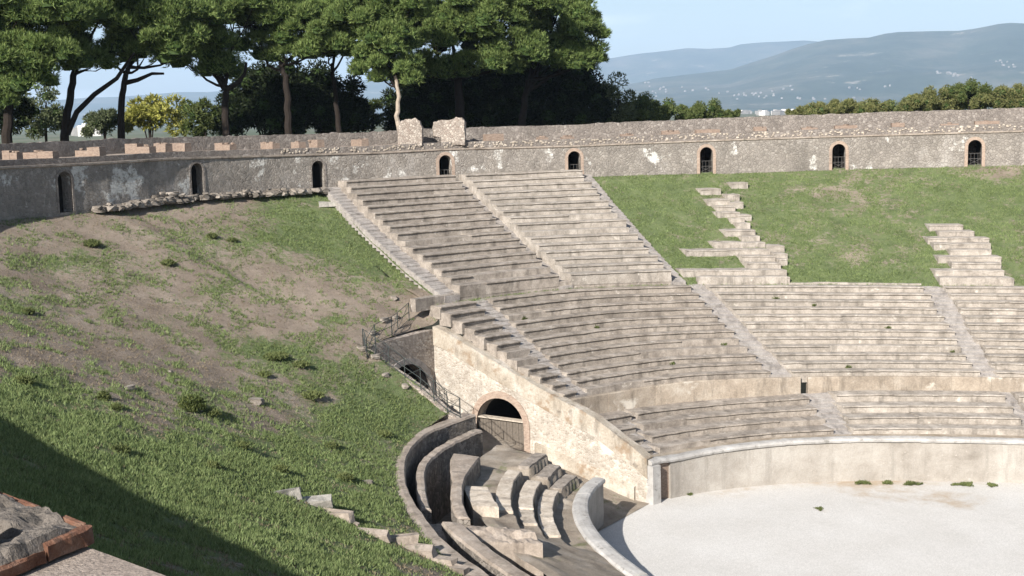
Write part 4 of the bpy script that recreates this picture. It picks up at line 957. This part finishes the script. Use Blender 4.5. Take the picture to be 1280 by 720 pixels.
def scatter(V, F, C, n, dens, ln, w, near=1.0, k=4):
    A_ = V[F[:,0]]; B_ = V[F[:,1]]; C_ = V[F[:,2]]; D_ = V[F[:,3]]; cen = (A_+B_+C_+D_)/4
    area = np.linalg.norm(np.cross(C_-A_, D_-B_), axis=1)/2; cv = C[F].mean(1)
    nz = np.array([N3(x, y, 1, .8)*.55+N3(x, y, 4, 2.6)*.35 for x, y, _ in cen]); dist = np.linalg.norm(cen-CAM, axis=1)
    wt = area*np.clip(dens(cv+nz*2.3), 0, 1)*(60/dist)**near; wt /= wt.sum()
    i = RNG.choice(len(F), n, p=wt); a, b = RNG.random((n, 1)), RNG.random((n, 1))
    P = (A_[i]*(1-a)+B_[i]*a)*(1-b)+(D_[i]*(1-a)+C_[i]*a)*b
    N = n*k; P = np.repeat(P, k, 0)+np.stack([RNG.normal(0, .035, N), RNG.normal(0, .035, N), np.full(N, -.01)], 1)
    Dd = RNG.normal(size=(N, 3))*.55; Dd[:, 2] = 1; Dd /= np.linalg.norm(Dd, axis=1)[:, None]; S = np.cross(Dd, RNG.normal(size=(N, 3))); S /= np.linalg.norm(S, axis=1)[:, None]
    L = ln*RNG.uniform(.5, 1.5, N)[:, None]; return np.stack([P-S*w, P+S*w, P+Dd*L], 1).reshape(-1, 3)
Vg = scatter(V_l, F_l, C_l, 95000, lambda c: (c-.12)*1.1+.06, .12, .014, 1.3, 5)
tag(npmesh('grass', Vg, tri(Vg), M['blade']), kind='stuff')
Vg = scatter(V_l, F_l, C_l, 26000, lambda c: .5-(c-.1)*.7, .07, .012, 1.2, 4)
tag(npmesh('dry_grass', Vg, tri(Vg), M['blade_dry']), kind='stuff')
Vg = scatter(V_l, F_l, C_l, 30000, lambda c: (c-.3)*.9, .07, .03, 1.3, 3)
tag(npmesh('ground_cover', Vg, tri(Vg), M['weed']), kind='stuff')
Vg = scatter(V_r, F_r, C_r, 60000, lambda c: (c-.1)*1.1, .10, .016, 1.0, 4)
tag(npmesh('lawn_grass', Vg, tri(Vg), M['blade']), kind='stuff')

# ================================================================== far ground, hills, town
m = MB(); rings = [3.3, 8, 20, 60, 150, 400, 900, 1800, 3000, 4500, 6500, 9000, 12000, 16000]
zz = [12.9, 12.9, 12.8, 12, 10, 7, 5.5, 5, 5, 5, 5, 5, 5, 5]
T = np.linspace(0, 2*PI, 181)
P = []
for t in T:
    row = []
    for r, z in zip(rings, zz):
        d = r if r > 5 else (3.45 if rad(106) < t < rad(221) else 9.2)
        if r == 8: d = 9.6
        q = rimpt(t, d) if r < 100 else np.array([math.cos(t), math.sin(t)])*r+np.array([-10, 0]); row.append((q[0], q[1], z if not (rad(221) <= t and r < 9) else 15.5))
    P.append(row)
m.grid(P); tag(m.build('ground', M['plain'], smooth=True), kind='structure')
def hills(name, prof, D, depth, seed, base=2):
    xs = np.linspace(prof[0][0], prof[-1][0], 340); px = [p[0] for p in prof]; py = [p[1] for p in prof]; P = []
    for x in xs:
        y = float(np.interp(x, px, py)); h = elev(x, y, D); col = []
        for j in range(46):
            f = j/45; dist = D - depth*(1-f/.62) if f < .62 else D + depth*(f-.62)*1.3
            s = (f/.62)**1.35 if f < .62 else max(0, 1-(f-.62)/.38*.8)
            g = hdir(x, dist); amp = h*s*(1-s)*1.1+h*.02*s
            z = base-8 + (h-base+8)*s + amp*(.95*mnoise.fractal(Vector((g[0]/1500, g[1]/1500, seed)), 1, 2, 5)) ; z = min(z, base+(h-base)*(s*.97+.03)) if f < .6 else z
            if j == 28: z = h
            col.append((g[0], g[1], z))
        P.append(col)
    m = MB(); m.grid(P); return tag(m.build(name, M['hill'], smooth=True), kind='structure')
near = [(560,122),(640,118),(720,113),(770,107),(800,103),(819,98),(860,93),(912,87),(940,78),(969,69),(990,61),(1010,55),(1032,50),(1060,48),(1085,47),(1105,42),(1122,40),(1160,39),(1197,38.5),(1215,36),(1231,33),(1245,30),(1261,28.5),(1290,30),(1340,38),(1420,50),(1520,60)]
hills('hills', near, 8200, 3000, 3)
far_ = [(-200,128),(0,127),(60,126),(112,122),(150,121),(190,118),(225,115),(262,115),(300,112),(380,108),(440,102),(467,99),(500,98),(560,92),(640,86),(700,80),(750,75),(775,71),(800,67),(825,64.5),(860,60),(885,61),(912,59.5),(925,55.5),(950,53),(975,52),(1005,50.5),(1060,55),(1150,60),(1400,60)]
hills('mountains', far_, 12800, 3200, 11)
hb = [BVHTree.FromPolygons([tuple(o.matrix_basis @ v.co) for v in o.data.vertices], [tuple(p.vertices) for p in o.data.polygons]) for o in scene.objects if o.name in ('hills', 'mountains', 'ground')]
def farhit(x, y):
    best = None; d = Vector(ray(x, y)).normalized()
    for b in hb:
        p, n, i, dist = b.ray_cast(Vector(CAM)+d*1500, d, 20000)
        if p is not None and (best is None or dist < best[1]): best = (np.array(p), dist)
    return best
def house(P, w, d, h, rz, label, group, flat):
    m = MB(); m.box((P[0], P[1], P[2]-2), w, d, h+2, rz)
    if flat: m.box((P[0], P[1], P[2]+h), w*.4, d*.5, 2.2, rz)
    else:
        ca, sa = math.cos(rz), math.sin(rz); f = lambda x, y, z: (P[0]+x*ca-y*sa, P[1]+x*sa+y*ca, P[2]+z); a, b = w/2+.5, d/2+.5
        m.add([f(-a,-b,h+.02), f(a,-b,h+.02), f(a,b,h+.02), f(-a,b,h+.02), f(-a*.6,0,h+2.8), f(a*.6,0,h+2.8)], [(0,1,5,4),(1,2,5),(2,3,4,5),(3,0,4)])
    tag(m.build('house', M['house'] if P[2] < 8 and random.random() < .55 else M['house_far']), label, 'house', group)
for k in range(58):      # the town on the plain beyond the bushes
    x = random.choice([random.gauss(935, 26), random.gauss(985, 18), random.uniform(855, 1010), random.uniform(860, 880)]); D = random.uniform(2300, 3600)
    g = hdir(x, D); house((g[0], g[1], 5), random.uniform(10, 24), random.uniform(8, 14), random.uniform(4, 8), random.random()*3, 'white house in the distant town between the bushes, beyond the wall', 'houses of the distant town', k % 3 > 0)
for k in range(14):
    x = random.uniform(98, 120); g = hdir(x, random.uniform(1500, 2400)); house((g[0], g[1], 5), random.uniform(12, 22), 12, random.uniform(6, 14), random.random()*3, 'white house seen far behind the pines between two black trunks', 'houses behind the pines', True)
cl = [(800,104,16,2,10),(825,112,20,6,16),(812,122,20,5,12),(935,118,26,4,26),(965,121,20,3,12),(985,113,14,3,6),(1070,110,10,3,5),(1180,91,14,3,16),(1200,94,20,3,8),(1265,82,14,4,14),(1250,76,8,2,4),(880,116,24,6,12),(1108,110,8,2,4),(1010,124,40,3,12)]
for x, y, sx, sy, n in cl:
    for _ in range((n+1)//2):
        h = farhit(random.gauss(x, sx*.6), random.gauss(y, sy*.6))
        if h is None: continue
        P = h[0]; house(P, random.uniform(6, 13), random.uniform(6, 10), random.uniform(3, 6), random.random()*3, 'pale house of a village scattered on the hazy hillside', 'houses on the hillside', False)

# ================================================================== the terrace edge and the brick pier by the camera
zt_ = 16.17; K = at_z(117, 657, zt_); Q1 = at_z(0, 704, zt_); Q2 = at_z(60, 633, zt_)
a1 = (Q1-K)[:2]; a1 /= np.hypot(*a1); a2 = (Q2-K)[:2]; a2 /= np.hypot(*a2)
bp = thing('brick_parapet', (*(K[:2]+a1*.4+a2*.4), zt_-.45), 'broken brick and mortar pier top in the bottom left corner, close to the camera', 'brick pier')
def P2(a, b, z): q = K[:2]+a1*a+a2*b; return (q[0], q[1], z)
def prism(a0, a1_, b0, b1, z0, z1, j=.006):
    m = MB(); r = lambda: random.uniform(-j, j); ns = 6; secs = []
    for i in range(ns+1):
        a = a0+(a1_-a0)*i/ns; e = .006 if i in (0, ns) else 0
        secs.append([P2(a, b0+r()+e, z0), P2(a, b0+r()+e, z1-.012), P2(a, b0+.012+r()+e, z1-e+r()*.6), P2(a, b1-.012+r()-e, z1-e+r()*.6), P2(a, b1+r()-e, z1-.012), P2(a, b1+r()-e, z0)])
    m.sweep(secs); return m
BL = .30; a = 0
for k in range(8):
    l = BL*random.uniform(.75, 1.25) if k else .30; prism(a, a+l-.012, 0, .035 if k else .06, zt_-.085, zt_-.004*(k % 3)-(.022 if k > 0 else 0)-.02*(k == 3), .009).build('brick', M['brick_near'], bp); a += l
b = .06
for k in range(8):
    l = BL*random.uniform(.6, .9); prism(0, .045 if k != 1 else .10, b, b+l-.012, zt_-.085, zt_-.006*(k % 2)-.006*k).build('brick', M['brick_near'], bp); b += l
# mortar filling, lumpy
nx_, ny_ = 60, 50; P = []
for i in range(nx_):
    row = []
    for j in range(ny_):
        a, b = .02+1.9*i/(nx_-1), .03+1.85*j/(ny_-1); e = min(i, j, nx_-1-i, ny_-1-j)
        h = .05*mnoise.fractal(Vector((a*5, b*5, 2)), 1, 2, 5)+.016*N3(a*19, b*19)
        step = -.07*(1 if .24+.05*N3(a*6, 1) < b < .52+.05*N3(a*5, 3) and a > .28 else 0)
        row.append(P2(a, b, zt_+.002+(h+step if e > 0 else -.06)))
    P.append(row)
m = MB(); m.grid(P); m.build('mortar_bed', M['mortar_near'], bp)
m = MB()
m.sweep([[P2(a, .10+.01*N3(a*9, 1), 15.9), P2(a, .10+.01*N3(a*9, 2), zt_-.08), P2(a, 1.9, zt_-.08), P2(a, 1.9, 15.9)] for a in np.linspace(.10, 1.55, 20)]); m.build('core', M['mortar_near'], bp)
m = MB(); q = P2(.62, .42, zt_+.0); m.stone(q, .26, .17, .13, 1.0, .15, 9, 6)
tag(m.build('stone_lump', M['mortar_near']), 'rounded lump of old mortar resting on the brick pier top at the left edge', 'stone')
m = MB()
T = np.linspace(rad(222), rad(285), 140); m.sweep([[(*rimpt(t, .12+.05*N3(t*140, 2)), 14), (*rimpt(t, .05+.06*N3(t*140, 5)), 16.06+.01+.02*N3(t*200, 1)), (*rimpt(t, .75), 16.06+.012), (*rimpt(t, .75), 14)] for t in T])
tag(m.build('terrace_edge', M['terrace'], smooth=False), 'pinkish grey earthen rim of the near terrace at the bottom left', 'wall')

# ================================================================== air, light, camera
k = bpy.data.materials.new('haze_air'); k.use_nodes = True; nt_ = k.node_tree; nt_.nodes.remove(nt_.nodes['Principled BSDF'])
v = nt_.nodes.new('ShaderNodeVolumePrincipled'); v.inputs['Density'].default_value = HAZE; v.inputs['Color'].default_value = (.56, .74, 1, 1); v.inputs['Anisotropy'].default_value = 0
nt_.links.new(v.outputs[0], nt_.nodes['Material Output'].inputs['Volume'])
m = MB(); m.box((0, 0, -2.2), 34000, 34000, 1050); tag(m.build('haze', k), kind='stuff')

w = bpy.data.worlds.new('World'); scene.world = w; w.use_nodes = True; n = w.node_tree.nodes; l = w.node_tree.links
sky = n.new('ShaderNodeTexSky'); sky.sky_type = 'NISHITA'; sky.sun_disc = False; sky.air_density = 1.0; sky.dust_density = 1.2; sky.ozone_density = 1.0
SUN_EL = rad(31.5); SUN_AZ = np.array([.08, -.9968])      # direction towards the sun on the ground plane
sky.sun_elevation = SUN_EL; sky.sun_rotation = math.atan2(SUN_AZ[0], SUN_AZ[1])
tcn = n.new('ShaderNodeTexCoord'); mp = n.new('ShaderNodeMapping'); mp.inputs['Scale'].default_value = (3, 3, 14); cn = n.new('ShaderNodeTexNoise'); cn.inputs['Scale'].default_value = 2.2; cn.inputs['Detail'].default_value = 7
mr = n.new('ShaderNodeMapRange'); mr.inputs['From Min'].default_value = .56; mr.inputs['From Max'].default_value = .78; mr.inputs['To Max'].default_value = .7; mxs = n.new('ShaderNodeMix'); mxs.data_type = 'RGBA'; mxs.inputs[7].default_value = (11, 11.3, 12, 1)
l.new(tcn.outputs['Generated'], mp.inputs[0]); l.new(mp.outputs[0], cn.inputs['Vector']); l.new(cn.outputs['Fac'], mr.inputs['Value']); l.new(mr.outputs[0], mxs.inputs[0]); l.new(sky.outputs[0], mxs.inputs[6])
l.new(mxs.outputs[2], n['Background'].inputs['Color']); n['Background'].inputs['Strength'].default_value = SKY
sd = bpy.data.lights.new('sun', 'SUN'); sd.energy = SUN; sd.angle = rad(.53); sd.color = (1, .955, .89)
so_ = bpy.data.objects.new('sun', sd); COL.objects.link(so_)
ld = Vector((-SUN_AZ[0]*math.cos(SUN_EL), -SUN_AZ[1]*math.cos(SUN_EL), -math.sin(SUN_EL))); so_.rotation_euler = ld.to_track_quat('-Z', 'Y').to_euler(); so_.location = (-10, -120, 90)
cd = bpy.data.cameras.new('camera'); cd.sensor_width = 36; cd.lens = FPX/1280*36; cd.clip_end = 60000; cd.clip_start = .1
co = bpy.data.objects.new('camera', cd); COL.objects.link(co)
R = Matrix(((RT[0], UP[0], -fw[0]), (RT[1], UP[1], -fw[1]), (RT[2], UP[2], -fw[2])))
co.matrix_world = Matrix.Translation(Vector(CAM)) @ R.to_4x4(); scene.camera = co
vs = scene.view_settings; vs.view_transform = 'Standard'; vs.look = 'None'; vs.exposure = EXPO; vs.gamma = 1; vs.use_curve_mapping = False
scene.cycles.volume_bounces = 1; scene.cycles.max_bounces = 6; scene.cycles.diffuse_bounces = 3; scene.cycles.transparent_max_bounces = 8
